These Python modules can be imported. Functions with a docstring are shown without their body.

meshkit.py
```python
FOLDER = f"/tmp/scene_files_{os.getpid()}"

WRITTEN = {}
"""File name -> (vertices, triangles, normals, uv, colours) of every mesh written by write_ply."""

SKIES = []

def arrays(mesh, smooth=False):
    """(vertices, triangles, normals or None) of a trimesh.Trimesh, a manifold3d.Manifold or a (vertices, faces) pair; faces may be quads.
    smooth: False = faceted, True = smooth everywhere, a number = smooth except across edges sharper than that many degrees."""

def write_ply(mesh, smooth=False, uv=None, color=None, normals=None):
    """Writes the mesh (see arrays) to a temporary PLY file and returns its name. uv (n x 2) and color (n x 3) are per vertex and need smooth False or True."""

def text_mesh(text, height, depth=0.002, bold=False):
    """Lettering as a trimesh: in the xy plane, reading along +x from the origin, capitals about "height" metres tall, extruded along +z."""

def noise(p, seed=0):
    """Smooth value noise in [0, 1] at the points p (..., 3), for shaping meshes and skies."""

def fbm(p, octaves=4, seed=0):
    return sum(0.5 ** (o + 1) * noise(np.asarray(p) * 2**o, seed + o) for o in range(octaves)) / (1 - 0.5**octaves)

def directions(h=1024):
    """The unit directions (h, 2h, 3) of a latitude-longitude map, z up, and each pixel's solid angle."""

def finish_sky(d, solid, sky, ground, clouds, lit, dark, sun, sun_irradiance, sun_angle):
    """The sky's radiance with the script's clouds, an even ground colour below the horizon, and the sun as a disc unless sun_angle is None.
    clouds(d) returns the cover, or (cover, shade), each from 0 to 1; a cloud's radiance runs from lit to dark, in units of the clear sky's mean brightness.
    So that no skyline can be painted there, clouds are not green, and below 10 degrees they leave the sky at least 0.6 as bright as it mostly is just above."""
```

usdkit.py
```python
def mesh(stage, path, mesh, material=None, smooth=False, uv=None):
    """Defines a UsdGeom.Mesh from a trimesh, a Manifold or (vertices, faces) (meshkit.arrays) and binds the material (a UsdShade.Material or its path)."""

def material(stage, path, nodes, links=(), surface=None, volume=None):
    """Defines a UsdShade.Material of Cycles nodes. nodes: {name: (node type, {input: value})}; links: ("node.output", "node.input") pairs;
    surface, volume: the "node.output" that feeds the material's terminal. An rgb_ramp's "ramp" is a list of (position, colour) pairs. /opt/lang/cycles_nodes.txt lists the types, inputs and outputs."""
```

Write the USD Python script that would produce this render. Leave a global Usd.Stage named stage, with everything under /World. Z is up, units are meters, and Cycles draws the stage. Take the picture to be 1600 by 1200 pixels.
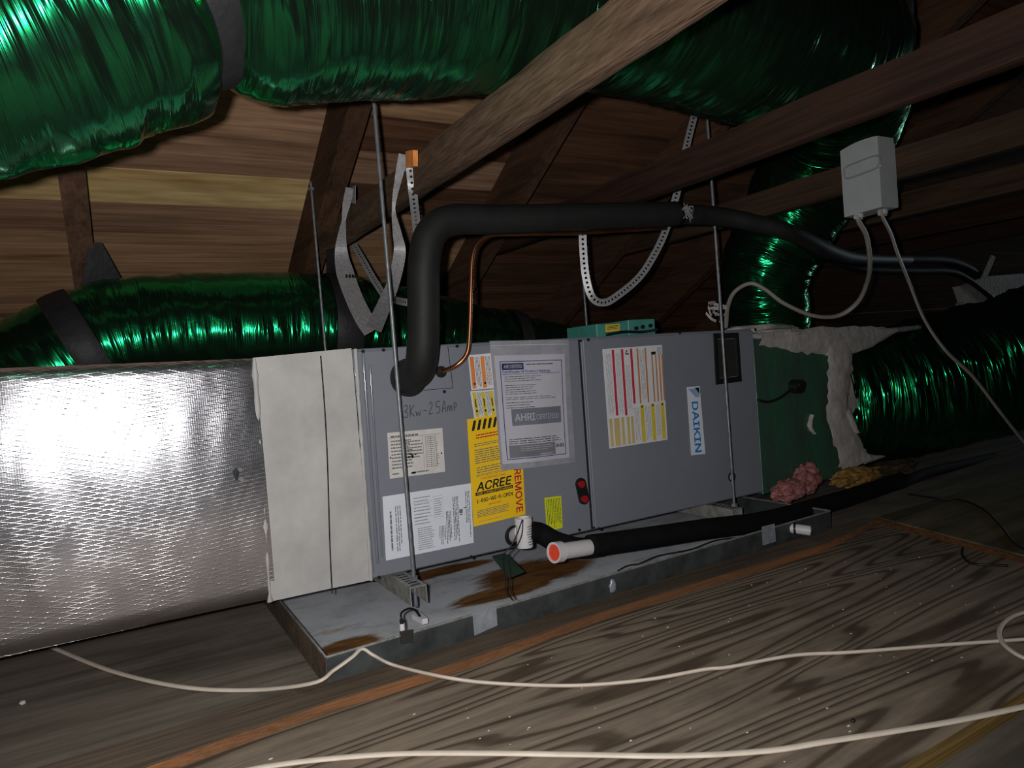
import math, random
import numpy as np, trimesh
import usdkit, meshkit
from shapely.geometry import Polygon
from pxr import Usd, UsdGeom, UsdLux, UsdShade, Gf, Sdf

stage = Usd.Stage.CreateInMemory()
UsdGeom.SetStageUpAxis(stage, UsdGeom.Tokens.z)
UsdGeom.SetStageMetersPerUnit(stage, 1.0)
UsdGeom.Xform.Define(stage, '/World')
UsdGeom.Scope.Define(stage, '/World/Looks')

# ------------------------------------------------------------------ camera
F_PX = 1086.36                                     # focal length in pixels of the 1600 x 1200 frame
EYE = np.array([-0.490, -1.60084, 0.48369])
def _rot(v):
    a = np.linalg.norm(v); k = np.asarray(v) / a
    K = np.array([[0, -k[2], k[1]], [k[2], 0, -k[0]], [-k[1], k[0], 0]])
    return np.eye(3) + math.sin(a) * K + (1 - math.cos(a)) * K @ K
R = _rot([0.00784, -0.52151, -0.08479]) @ np.array([[1, 0, 0], [0, 0, -1], [0, 1, 0]], float)   # rows: right, down, forward
cam = UsdGeom.Camera.Define(stage, '/World/Camera')
cam.CreateHorizontalApertureAttr(36.0); cam.CreateVerticalApertureAttr(27.0)
cam.CreateFocalLengthAttr(36.0 * F_PX / 1600.0)
cam.CreateClippingRangeAttr(Gf.Vec2f(0.02, 100))
cam.CreateExposureAttr(0.0)
m4 = np.eye(4); m4[0, :3] = R[0]; m4[1, :3] = -R[1]; m4[2, :3] = -R[2]; m4[3, :3] = EYE
cam.AddTransformOp().Set(Gf.Matrix4d(*m4.ravel().tolist()))

# ------------------------------------------------------------------ lights
# the phone's own lamp beside its lens: the only light in the attic but for a little daylight from the gable vent
flash = UsdLux.SphereLight.Define(stage, '/World/PhoneLamp')
flash.CreateRadiusAttr(0.012); flash.CreateIntensityAttr(12200.0); flash.CreateColorAttr(Gf.Vec3f(1.0, 0.97, 0.955))
fp = EYE - R[0] * 0.045 - R[1] * 0.02 - R[2] * 0.01
aim = R.T @ np.array([-0.22, 0.02, 1.0]); aim /= np.linalg.norm(aim)
fx = np.cross((0, 0, 1.0), -aim); fx /= np.linalg.norm(fx); fy = np.cross(-aim, fx)
fm = np.eye(4); fm[0, :3], fm[1, :3], fm[2, :3], fm[3, :3] = fx, fy, -aim, fp
flash.AddTransformOp().Set(Gf.Matrix4d(*fm.ravel().tolist()))
shp = UsdLux.ShapingAPI.Apply(flash.GetPrim()); shp.CreateShapingConeAngleAttr(82.0); shp.CreateShapingConeSoftnessAttr(1.0)
vent_light = UsdLux.RectLight.Define(stage, '/World/VentDaylight')
vent_light.CreateWidthAttr(0.5); vent_light.CreateHeightAttr(0.45); vent_light.CreateIntensityAttr(75.0); vent_light.CreateColorAttr(Gf.Vec3f(0.72, 0.9, 1.0))
vent_light.AddTranslateOp().Set(Gf.Vec3d(12.40, -0.60, 1.20)); vent_light.AddRotateYOp().Set(90.0)

# ------------------------------------------------------------------ helpers
LOC, USED = {}, {}
def numbered(path):
    if path not in USED:
        USED[path] = 0; return path
    USED[path] += 1
    return '%s_%03d' % (path, USED[path])
def tag(p, label=None, cat=None, group=None, kind=None):
    p = p.GetPrim() if hasattr(p, 'GetPrim') else p
    for k, v in (('label', label), ('category', cat), ('group', group), ('kind', kind)):
        if v: p.SetCustomDataByKey(k, v)
    return p
def thing(name, label, cat, loc=(0, 0, 0), group=None, kind=None):
    path = numbered('/World/' + name)
    x = UsdGeom.Xform.Define(stage, path); x.AddTranslateOp().Set(Gf.Vec3d(*map(float, loc)))
    LOC[path] = np.asarray(loc, float)
    return tag(x.GetPrim(), label, cat, group, kind)
def arr(mesh):
    if hasattr(mesh, 'to_mesh'):
        m = mesh.to_mesh(); return np.array(m.vert_properties[:, :3]), np.array(m.tri_verts)
    if isinstance(mesh, (tuple, list)): return np.asarray(mesh[0], float), np.asarray(mesh[1], int)
    return np.array(mesh.vertices), np.array(mesh.faces)
def obj(name, mesh, mat, parent=None, smooth=False, label=None, uv=None, kind=None):
    """ONE Mesh prim in world coordinates, under its thing (or at top level)."""
    pp = str(parent.GetPath()) if parent is not None else '/World'
    path = numbered(pp + '/' + name)
    v, f = arr(mesh)
    off = LOC.get(pp)
    if off is None: off = np.zeros(3)
    LOC[path] = off
    m = usdkit.mesh(stage, path, (v - off, f), mat, smooth, uv)
    return tag(m.GetPrim(), label, None, None, kind)
def cat(*ms):
    V, Fc, n = [], [], 0
    for m in ms:
        v, f = arr(m)
        if f.shape[1] == 4: f = np.vstack([f[:, [0, 1, 2]], f[:, [0, 2, 3]]])
        V.append(v); Fc.append(f + n); n += len(v)
    return np.vstack(V), np.vstack(Fc)

def ray(u, v): return R.T @ np.array([(u - 800) / F_PX, (v - 600) / F_PX, 1.0])
def at(u, v, n, d):
    """The point of the plane n.X = d that is seen at a pixel."""
    n = np.asarray(n, float); r = ray(u, v)
    return EYE + r * ((d - n @ EYE) / (n @ r))
X, Y, Z = (1, 0, 0), (0, 1, 0), (0, 0, 1)
def ax(u, v, x): return at(u, v, X, x)
def ay(u, v, y): return at(u, v, Y, y)
def az(u, v, z): return at(u, v, Z, z)

def box(x0, x1, y0, y1, z0, z1, bev=0.0):
    if bev <= 0:
        m = trimesh.creation.box([x1 - x0, y1 - y0, z1 - z0]); m.apply_translation([(x0 + x1) / 2, (y0 + y1) / 2, (z0 + z1) / 2]); return m
    pts = []
    for sx in (0, 1):
        for sy in (0, 1):
            for sz in (0, 1):
                c = np.array([(x0, x1)[sx], (y0, y1)[sy], (z0, z1)[sz]]); s = np.array([1 - 2 * sx, 1 - 2 * sy, 1 - 2 * sz]) * bev
                for k in range(3):
                    q = c + s; q[k] = c[k]; pts.append(q)
    return trimesh.convex.convex_hull(np.array(pts))
def hexa(q, nrm, t):
    """Slab: four corners (3-D) pushed by t along nrm."""
    q = np.asarray(q, float); n = np.asarray(nrm, float); n = n / np.linalg.norm(n) * t
    return trimesh.convex.convex_hull(np.vstack([q, q + n]))
def prism(poly, lo, hi, axis):
    """Polygon in the two other axes, extruded along an axis (0 x, 1 y, 2 z)."""
    m = trimesh.creation.extrude_polygon(Polygon(poly), hi - lo, engine='earcut')
    v = np.array(m.vertices); f = np.array(m.faces); o = np.zeros_like(v)
    a, b = [k for k in range(3) if k != axis]
    o[:, a], o[:, b], o[:, axis] = v[:, 0], v[:, 1], v[:, 2] + lo
    if axis == 1: f = f[:, ::-1]
    return o, f
def spline(pts, n=12, closed=False):
    p = np.asarray(pts, float)
    q = np.vstack([2 * p[0] - p[1], p, 2 * p[-1] - p[-2]])
    out = []
    for i in range(1, len(q) - 2):
        for k in range(n):
            t = k / n
            out.append(0.5 * (2 * q[i] + (q[i + 1] - q[i - 1]) * t + (2 * q[i - 1] - 5 * q[i] + 4 * q[i + 1] - q[i + 2]) * t * t + (3 * q[i] - q[i - 1] - 3 * q[i + 1] + q[i + 2]) * t ** 3))
    out.append(p[-1])
    return np.array(out)
def frames(p, up=(0, 0, 1)):
    t = np.gradient(p, axis=0); t /= np.linalg.norm(t, axis=1, keepdims=True) + 1e-12
    n = np.zeros_like(p); u = np.asarray(up, float); u = u - t[0] * (u @ t[0])
    if np.linalg.norm(u) < 1e-3: u = np.array([1.0, 0, 0]) - t[0] * t[0][0]
    n[0] = u / np.linalg.norm(u)
    for i in range(1, len(p)):
        a = n[i - 1] - t[i] * (n[i - 1] @ t[i]); n[i] = a / np.linalg.norm(a)
    return t, n, np.cross(t, n)
def sweep(p, ra, rb=None, sides=12, up=(0, 0, 1), caps=True):
    p = np.asarray(p, float); rb = ra if rb is None else rb
    ra = np.broadcast_to(ra, (len(p),)); rb = np.broadcast_to(rb, (len(p),))
    t, n, b = frames(p, up); th = np.arange(sides) * 2 * np.pi / sides
    v = p[:, None] + np.cos(th)[None, :, None] * n[:, None] * ra[:, None, None] + np.sin(th)[None, :, None] * b[:, None] * rb[:, None, None]
    i, j = np.meshgrid(np.arange(len(p) - 1), np.arange(sides), indexing='ij')
    q = np.stack([i * sides + j, i * sides + (j + 1) % sides, (i + 1) * sides + (j + 1) % sides, (i + 1) * sides + j], -1).reshape(-1, 4)
    v = v.reshape(-1, 3); f = np.vstack([q[:, [0, 1, 2]], q[:, [0, 2, 3]]])
    if caps:
        k = len(v); v = np.vstack([v, p[0], p[-1]]); j = np.arange(sides); e = (len(p) - 1) * sides
        f = np.vstack([f, np.stack([np.full(sides, k), (j + 1) % sides, j], 1), np.stack([np.full(sides, k + 1), e + j, e + (j + 1) % sides], 1)])
    return v, f
def tube(pts, r, sides=10, n=10, up=(0, 0, 1)): return sweep(spline(pts, n), r, None, sides, up)
def cyl(a, b, r, sides=24): return sweep(np.array([a, b], float), r, None, sides)
def ring(a, b, r0, r1, sides=28):
    """Hollow cylinder from a to b."""
    a, b = np.asarray(a, float), np.asarray(b, float)
    p = np.array([a, b]); t, n, bb = frames(p); th = np.arange(sides) * 2 * np.pi / sides
    d = np.cos(th)[:, None] * n[0] + np.sin(th)[:, None] * bb[0]
    v = np.vstack([a + d * r1, b + d * r1, b + d * r0, a + d * r0]); f = []
    for k in range(4):
        for j in range(sides):
            f.append([k * sides + j, k * sides + (j + 1) % sides, ((k + 1) % 4) * sides + (j + 1) % sides, ((k + 1) % 4) * sides + j])
    f = np.array(f); return v, np.vstack([f[:, [0, 1, 2]], f[:, [0, 2, 3]]])
def strip(center, width_dir, w, t, nrm=None):
    """Flat band along a polyline: width vectors per point, thickness t."""
    p = np.asarray(center, float); wd = np.broadcast_to(np.asarray(width_dir, float), p.shape)
    wd = wd / np.linalg.norm(wd, axis=1, keepdims=True); w = np.broadcast_to(w, (len(p),))[:, None]
    tg = np.gradient(p, axis=0); nn = np.cross(tg, wd); nn /= np.linalg.norm(nn, axis=1, keepdims=True) + 1e-12
    rows = np.stack([p - wd * w / 2 - nn * t / 2, p + wd * w / 2 - nn * t / 2, p + wd * w / 2 + nn * t / 2, p - wd * w / 2 + nn * t / 2], 1)
    v = rows.reshape(-1, 3); f = []
    for i in range(len(p) - 1):
        for j in range(4): f.append([i * 4 + j, i * 4 + (j + 1) % 4, (i + 1) * 4 + (j + 1) % 4, (i + 1) * 4 + j])
    e = (len(p) - 1) * 4; f += [[3, 2, 1, 0], [e, e + 1, e + 2, e + 3]]
    f = np.array(f); return v, np.vstack([f[:, [0, 1, 2]], f[:, [0, 2, 3]]])
rng = np.random.RandomState(7)
def lump(c, rad, seed, sub=3, amp=0.35, freq=3.0):
    m = trimesh.creation.icosphere(sub, 1.0); v = np.array(m.vertices)
    k = 1 + amp * 2 * (meshkit.fbm(v * freq + seed * 3.1, 4, seed) - 0.5)
    return v * k[:, None] * np.asarray(rad) + np.asarray(c), np.array(m.faces)

# ------------------------------------------------------------------ materials
def mat(name, nodes, links, surface='p.BSDF'): return usdkit.material(stage, '/World/Looks/' + name, nodes, links, surface)
def plain(name, col, rough=0.5, metal=0.0, var=0.12, vscale=12.0, bump=0.0, bscale=120.0, spec=0.5, col2=None, rot=None):
    """A colour with soft procedural mottling and fine relief."""
    c = np.array(col, float); d = np.array(col2, float) if col2 is not None else c * (1 - var * 1.6)
    nodes = {'g': ('geometry', {}), 'mp': ('mapping', {'scale': rot or (1, 1, 1)}), 'n': ('noise_texture', {'scale': vscale, 'detail': 5.0, 'roughness': 0.6}),
             'r': ('rgb_ramp', {'ramp': [(0.3, tuple(d)), (0.7, tuple(np.minimum(c * (1 + var * 0.5), 1)))]}),
             'p': ('principled_bsdf', {'roughness': rough, 'metallic': metal, 'specular_ior_level': spec})}
    links = [('g.position', 'mp.vector'), ('mp.vector', 'n.vector'), ('n.fac', 'r.fac'), ('r.color', 'p.base_color')]
    if bump:
        nodes['b'] = ('noise_texture', {'scale': bscale, 'detail': 3.0}); nodes['bp'] = ('bump', {'strength': 1.0, 'distance': bump})
        links += [('mp.vector', 'b.vector'), ('b.fac', 'bp.height'), ('bp.normal', 'p.normal')]
    return mat(name, nodes, links)
def wood(name, dark, light, axis=0, s_long=1.2, s_cross=22.0, rough=0.75, knots=0.35, dirt=None, bump=0.0012):
    """Sawn wood, grain along an axis: stretched noise, thin latewood lines, blotches."""
    sc = [s_cross] * 3; sc[axis] = s_long
    sb = [4.0] * 3; sb[axis] = 1.3
    d, l = np.array(dark, float), np.array(light, float)
    mid = d * 0.45 + l * 0.55
    dd = np.array(dirt, float) if dirt is not None else d * 0.7
    nodes = {'g': ('geometry', {}), 'm1': ('mapping', {'scale': tuple(sc)}), 'm2': ('mapping', {'scale': tuple(sb)}), 'm3': ('mapping', {'scale': tuple(np.array(sc) * 4)}),
             'n1': ('noise_texture', {'scale': 1.0, 'detail': 4.0, 'roughness': 0.55, 'distortion': 0.6}), 'n2': ('noise_texture', {'scale': 1.0, 'detail': 4.0, 'roughness': 0.6}), 'n3': ('noise_texture', {'scale': 1.0, 'detail': 2.0}),
             'r': ('rgb_ramp', {'ramp': [(0.28, tuple(d)), (0.45, tuple(mid)), (0.7, tuple(l))]}),
             'r2': ('rgb_ramp', {'ramp': [(0.40, (1, 1, 1)), (0.66, (0, 0, 0))]}),
             'x': ('mix', {'mix_type': 'mix', 'color2': tuple(dd)}), 'k': ('math', {'math_type': 'multiply', 'value2': knots}),
             'x2': ('mix', {'mix_type': 'multiply', 'fac': 0.6}), 'r3': ('rgb_ramp', {'ramp': [(0.35, (0.55, 0.55, 0.55)), (0.6, (1, 1, 1))]}),
             'bp': ('bump', {'strength': 1.0, 'distance': bump}), 'p': ('principled_bsdf', {'roughness': rough, 'specular_ior_level': 0.25})}
    links = [('g.position', 'm1.vector'), ('g.position', 'm2.vector'), ('g.position', 'm3.vector'), ('m1.vector', 'n1.vector'), ('m2.vector', 'n2.vector'), ('m3.vector', 'n3.vector'),
             ('n1.fac', 'r.fac'), ('n2.fac', 'r2.fac'), ('r2.color', 'k.value1'), ('k.value', 'x.fac'), ('r.color', 'x.color1'), ('x.color', 'x2.color1'), ('n3.fac', 'r3.fac'), ('r3.color', 'x2.color2'),
             ('x2.color', 'p.base_color'), ('n3.fac', 'bp.height'), ('bp.normal', 'p.normal')]
    return mat(name, nodes, links)
def plywood(name, light, dark, seed=0.0, rings=9.0, dirt=(0.05, 0.04, 0.03)):
    """Rotary cut fir ply: contour lines of a stretched noise make the cathedral grain."""
    nodes = {'g': ('geometry', {}), 'm': ('mapping', {'scale': (0.42, 4.2, 1.0), 'location': (seed, seed * 1.7, 0), 'rotation': (0, 0, 0.10)}),
             'n': ('noise_texture', {'scale': 1.0, 'detail': 2.5, 'roughness': 0.38, 'distortion': 0.2}),
             'k': ('math', {'math_type': 'multiply', 'value2': rings * 2}), 'pp': ('math', {'math_type': 'pingpong', 'value2': 1.0}),
             'r': ('rgb_ramp', {'ramp': [(0.0, tuple(dark)), (0.20, tuple(np.array(dark) * 0.85 + np.array(light) * 0.15)), (0.36, tuple(np.array(light) * 0.9)), (1.0, tuple(np.array(light) * 1.1))]}),
             'm2': ('mapping', {'scale': (5, 60, 5)}), 'n2': ('noise_texture', {'scale': 1.0, 'detail': 4.0, 'roughness': 0.7}), 'r2': ('rgb_ramp', {'ramp': [(0.3, (0.6, 0.6, 0.6)), (0.65, (1.08, 1.05, 1.0))]}),
             'x': ('mix', {'mix_type': 'multiply', 'fac': 0.8}), 'n3': ('noise_texture', {'scale': 3.0, 'detail': 5.0, 'roughness': 0.65}), 'r3': ('rgb_ramp', {'ramp': [(0.5, (0, 0, 0)), (0.75, (0.55, 0.55, 0.55))]}),
             'x2': ('mix', {'mix_type': 'mix', 'color2': tuple(dirt)}), 'bp': ('bump', {'strength': 0.6, 'distance': 0.0012}), 'p': ('principled_bsdf', {'roughness': 0.85, 'specular_ior_level': 0.15})}
    links = [('g.position', 'm.vector'), ('m.vector', 'n.vector'), ('n.fac', 'k.value1'), ('k.value', 'pp.value1'), ('pp.value', 'r.fac'), ('g.position', 'm2.vector'), ('m2.vector', 'n2.vector'), ('n2.fac', 'r2.fac'),
             ('r.color', 'x.color1'), ('r2.color', 'x.color2'), ('g.position', 'n3.vector'), ('n3.fac', 'r3.fac'), ('r3.color', 'x2.fac'), ('x.color', 'x2.color1'), ('x2.color', 'p.base_color'), ('pp.value', 'bp.height'), ('bp.normal', 'p.normal')]
    return mat(name, nodes, links)

M = {}
M['ply'] = plywood('plywood_weathered', (0.285, 0.23, 0.178), (0.105, 0.077, 0.055), 0.4, 30.0)
M['ply_dark'] = plywood('plywood_dusty', (0.225, 0.195, 0.16), (0.16, 0.138, 0.112), 3.0, 5.0)
M['ply_grey'] = plywood('plywood_grey', (0.17, 0.15, 0.12), (0.10, 0.086, 0.068), 5.0, 5.0)
M['ply_right'] = plywood('plywood_right', (0.17, 0.135, 0.085), (0.095, 0.072, 0.043), 7.0, 5.0)
M['plank'] = wood('plank_grey_brown', (0.09, 0.065, 0.045), (0.21, 0.155, 0.11), 0, 1.5, 26)
M['raw_orange'] = wood('raw_orange_edge', (0.10, 0.04, 0.014), (0.40, 0.16, 0.055), 0, 3.0, 160, knots=0.6, dirt=(0.10, 0.06, 0.035))
M['raw_brown'] = wood('raw_brown_edge', (0.06, 0.025, 0.012), (0.20, 0.085, 0.035), 1, 3.0, 160, knots=0.5)
M['raw_yellow'] = wood('raw_yellow_edge', (0.14, 0.085, 0.025), (0.30, 0.19, 0.06), 0, 2.0, 90, knots=0.2)
M['tie'] = wood('joist_weathered', (0.055, 0.032, 0.02), (0.225, 0.145, 0.095), 1, 5.0, 34, knots=0.9, dirt=(0.09, 0.055, 0.035), bump=0.004)
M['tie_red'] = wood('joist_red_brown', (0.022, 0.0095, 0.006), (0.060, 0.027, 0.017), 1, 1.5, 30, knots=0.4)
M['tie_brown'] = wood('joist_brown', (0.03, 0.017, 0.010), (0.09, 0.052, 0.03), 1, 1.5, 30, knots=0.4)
M['rafter'] = wood('rafter_dark', (0.045, 0.023, 0.014), (0.15, 0.075, 0.04), 1, 1.8, 26, knots=0.5)
M['deck_dim'] = wood('deck_board_dimmed', (0.05, 0.024, 0.014), (0.17, 0.085, 0.047), 0, 1.1, 24, knots=.5)  # darkened deck wood: the lamp's falloff to the right is put into the colour
M['deck_dim_b'] = wood('deck_board_dimmed_red', (0.06, 0.026, 0.015), (0.20, 0.095, 0.05), 0, 1.1, 24, knots=.4)
M['rafter_b'] = wood('rafter_red', (0.09, 0.045, 0.028), (0.24, 0.13, 0.085), 1, 1.8, 26, knots=0.3)
DECK = [wood('deck_board_%s' % n, d, l, 0, 1.1, 24, knots=k) for n, d, l, k in (
    ('umber', (0.20, 0.105, 0.062), (0.56, 0.33, 0.20), .5), ('russet', (0.22, 0.115, 0.07), (0.58, 0.35, 0.22), .5),
    ('cocoa', (0.17, 0.10, 0.06), (0.48, 0.31, 0.19), .6), ('chestnut', (0.23, 0.125, 0.065), (0.62, 0.38, 0.21), .4))]
M['deck_pale'] = wood('deck_board_pale', (0.48, 0.29, 0.10), (0.88, 0.65, 0.31), 0, 1.6, 14, knots=0.35, dirt=(0.34, 0.2, 0.07))
M['unit'] = plain('unit_grey_enamel', (0.205, 0.222, 0.262), 0.5, 0, 0.06, 3.0, 0.00012, 260, 0.55)
M['unit_rib'] = plain('unit_grey_gloss', (0.19, 0.205, 0.24), 0.16, 0, 0.04, 3.0, spec=0.9)
M['dark_gap'] = plain('dark_gap', (0.008, 0.008, 0.009), 0.9)
M['screw'] = plain('dark_screw', (0.03, 0.03, 0.035), 0.45, 0.6)
M['black_plastic'] = plain('black_plastic', (0.012, 0.012, 0.013), 0.45, spec=0.4)
M['smoke_plastic'] = plain('smoke_plastic', (0.035, 0.035, 0.033), 0.22, spec=0.6)
M['foam_black'] = plain('black_foam_insulation', (0.014, 0.0145, 0.0145), 0.6, 0, 0.15, 20, 0.0006, 300, 0.3)
M['foam_matt'] = plain('black_foam_drain', (0.008, 0.008, 0.008), 0.85, 0, 0.2, 30, 0.0006, 250, 0.1)
M['strap_black'] = plain('black_tape', (0.020, 0.019, 0.021), 0.55, 0, 0.2, 25, 0.0012, 70, 0.3)
M['copper'] = plain('copper_tube', (0.60, 0.25, 0.13), 0.36, 1.0, 0.25, 14)
M['zinc'] = plain('zinc_rod', (0.24, 0.255, 0.28), 0.45, 0.5, 0.2, 60)
M['perf'] = plain('perforated_steel', (0.40, 0.41, 0.43), 0.5, 0.4, 0.15, 50)
M['strut'] = plain('galvanised_strut', (0.40, 0.39, 0.36), 0.55, 0.35, 0.3, 40, 0.0004, 120)
M['strut_dark'] = plain('slot_dark', (0.02, 0.02, 0.02), 0.7)
M['mastic'] = plain('duct_mastic', (0.515, 0.508, 0.495), 0.62, 0, 0.15, 7.0, 0.0012, 38, 0.35)
M['mastic_dull'] = plain('duct_mastic_grey', (0.50, 0.475, 0.45), 0.7, 0, 0.22, 14.0, 0.004, 45, 0.3)
M['fsk_tape'] = plain('foil_scrim_tape', (0.34, 0.33, 0.345), 0.5, 0.15, 0.22, 130, 0.0006, 220)
M['pvc'] = plain('pvc_white', (0.72, 0.70, 0.72), 0.35, 0, 0.06, 30)
M['plug'] = plain('orange_plug', (0.95, 0.085, 0.03), 0.4, 0, 0.1, 60)
M['cable_white'] = plain('cable_ivory', (0.72, 0.63, 0.53), 0.5, 0, 0.08, 25)
M['cable_grey'] = plain('cable_grey', (0.30, 0.275, 0.24), 0.5, 0, 0.1, 25)
M['wire_black'] = plain('wire_black', (0.01, 0.01, 0.01), 0.5)
M['box_grey'] = plain('disconnect_grey', (0.40, 0.43, 0.435), 0.45, 0, 0.05, 20)
M['box_line'] = plain('disconnect_grey_line', (0.26, 0.28, 0.285), 0.5, 0, 0.05, 20)
M['chrome'] = plain('connector_metal', (0.62, 0.60, 0.64), 0.3, 0.25)
M['teal'] = plain('teal_enamel', (0.07, 0.30, 0.25), 0.45, 0, 0.1, 20)
M['green_card'] = plain('green_card', (0.007, 0.021, 0.013), 0.6, 0, 0.1, 30)
M['label_white'] = plain('label_white', (0.72, 0.72, 0.75), 0.55, 0, 0.03, 20)
M['label_blueish'] = plain('label_cool_white', (0.74, 0.78, 0.86), 0.5, 0, 0.03, 20)
M['label_cream'] = plain('label_cream', (0.68, 0.65, 0.62), 0.6, 0, 0.08, 30)
M['paper'] = plain('paper_white', (0.82, 0.81, 0.87), 0.6, 0, 0.03, 10)
M['tag_yellow'] = plain('tag_yellow', (0.95, 0.60, 0.012), 0.5, 0, 0.03, 10)
M['lime'] = plain('label_lime', (0.72, 0.76, 0.02), 0.5, 0, 0.05, 40)
M['ink_black'] = plain('ink_black', (0.012, 0.012, 0.014), 0.6)
M['ink_grey'] = plain('ink_grey', (0.17, 0.17, 0.18), 0.6)
M['ink_pale'] = plain('ink_pale', (0.33, 0.33, 0.36), 0.6)
M['ink_wash'] = plain('ink_wash', (0.30, 0.32, 0.38), 0.6)
M['ink_navy'] = plain('ink_navy', (0.035, 0.05, 0.16), 0.6)
M['ink_blue'] = plain('ink_violet_blue', (0.11, 0.12, 0.36), 0.6)
M['ink_brand'] = plain('ink_cyan_blue', (0.02, 0.22, 0.62), 0.5)
M['ink_sky'] = plain('ink_sky_blue', (0.30, 0.46, 0.72), 0.5)
M['ink_red'] = plain('ink_red', (0.50, 0.02, 0.03), 0.6)
M['ink_crimson'] = plain('ink_crimson', (0.55, 0.03, 0.06), 0.6)
M['ink_orange'] = plain('ink_orange', (0.80, 0.26, 0.06), 0.6)
M['ink_tan'] = plain('ink_tan_orange', (0.55, 0.24, 0.10), 0.6)
M['ink_yellow'] = plain('ink_yellow', (0.72, 0.56, 0.05), 0.6)
M['ink_straw'] = plain('ink_straw', (0.64, 0.50, 0.20), 0.6)
M['red_button'] = plain('red_button', (0.42, 0.012, 0.022), 0.35)
M['pencil'] = plain('marker_grey', (0.055, 0.058, 0.066), 0.6)
M['pink'] = plain('pink_fibreglass', (0.48, 0.20, 0.185), 0.95, 0, 0.35, 60, 0.004, 160, 0.05)
M['tan_wool'] = plain('yellow_fibreglass', (0.42, 0.25, 0.075), 0.95, 0, 0.45, 50, 0.004, 160, 0.05)
M['wool_dark'] = plain('brown_fibreglass', (0.11, 0.075, 0.05), 0.95, 0, 0.45, 50, 0.004, 160, 0.05)
M['white_fleck'] = plain('white_fleck', (0.6, 0.58, 0.55), 0.6)
M['orange_block'] = plain('orange_block', (0.85, 0.30, 0.07), 0.6, 0, 0.2, 40)
M['tape_silver'] = plain('silver_tape', (0.40, 0.43, 0.48), 0.35, 0.3, 0.2, 40, 0.0012, 70)

def bag_mat():
    nodes = {'t': ('transparent_bsdf', {'color': (0.96, 0.96, 0.97)}), 'gl': ('glossy_bsdf', {'color': (0.9, 0.9, 0.95), 'roughness': 0.16}), 'g': ('geometry', {}), 'n': ('noise_texture', {'scale': 45.0, 'detail': 3.0}), 'b': ('bump', {'strength': 1.0, 'distance': 0.0015}), 'mx': ('mix_closure', {'fac': 0.09})}
    return mat('bag_film', nodes, [('g.position', 'n.vector'), ('n.fac', 'b.height'), ('b.normal', 'gl.normal'), ('t.BSDF', 'mx.closure1'), ('gl.BSDF', 'mx.closure2')], 'mx.closure')
M['film'] = bag_mat()
M['bag_back'] = plain('bag_backing', (0.56, 0.56, 0.6), 0.3, 0, 0.12, 40, 0.0012, 55, 0.6)

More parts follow.
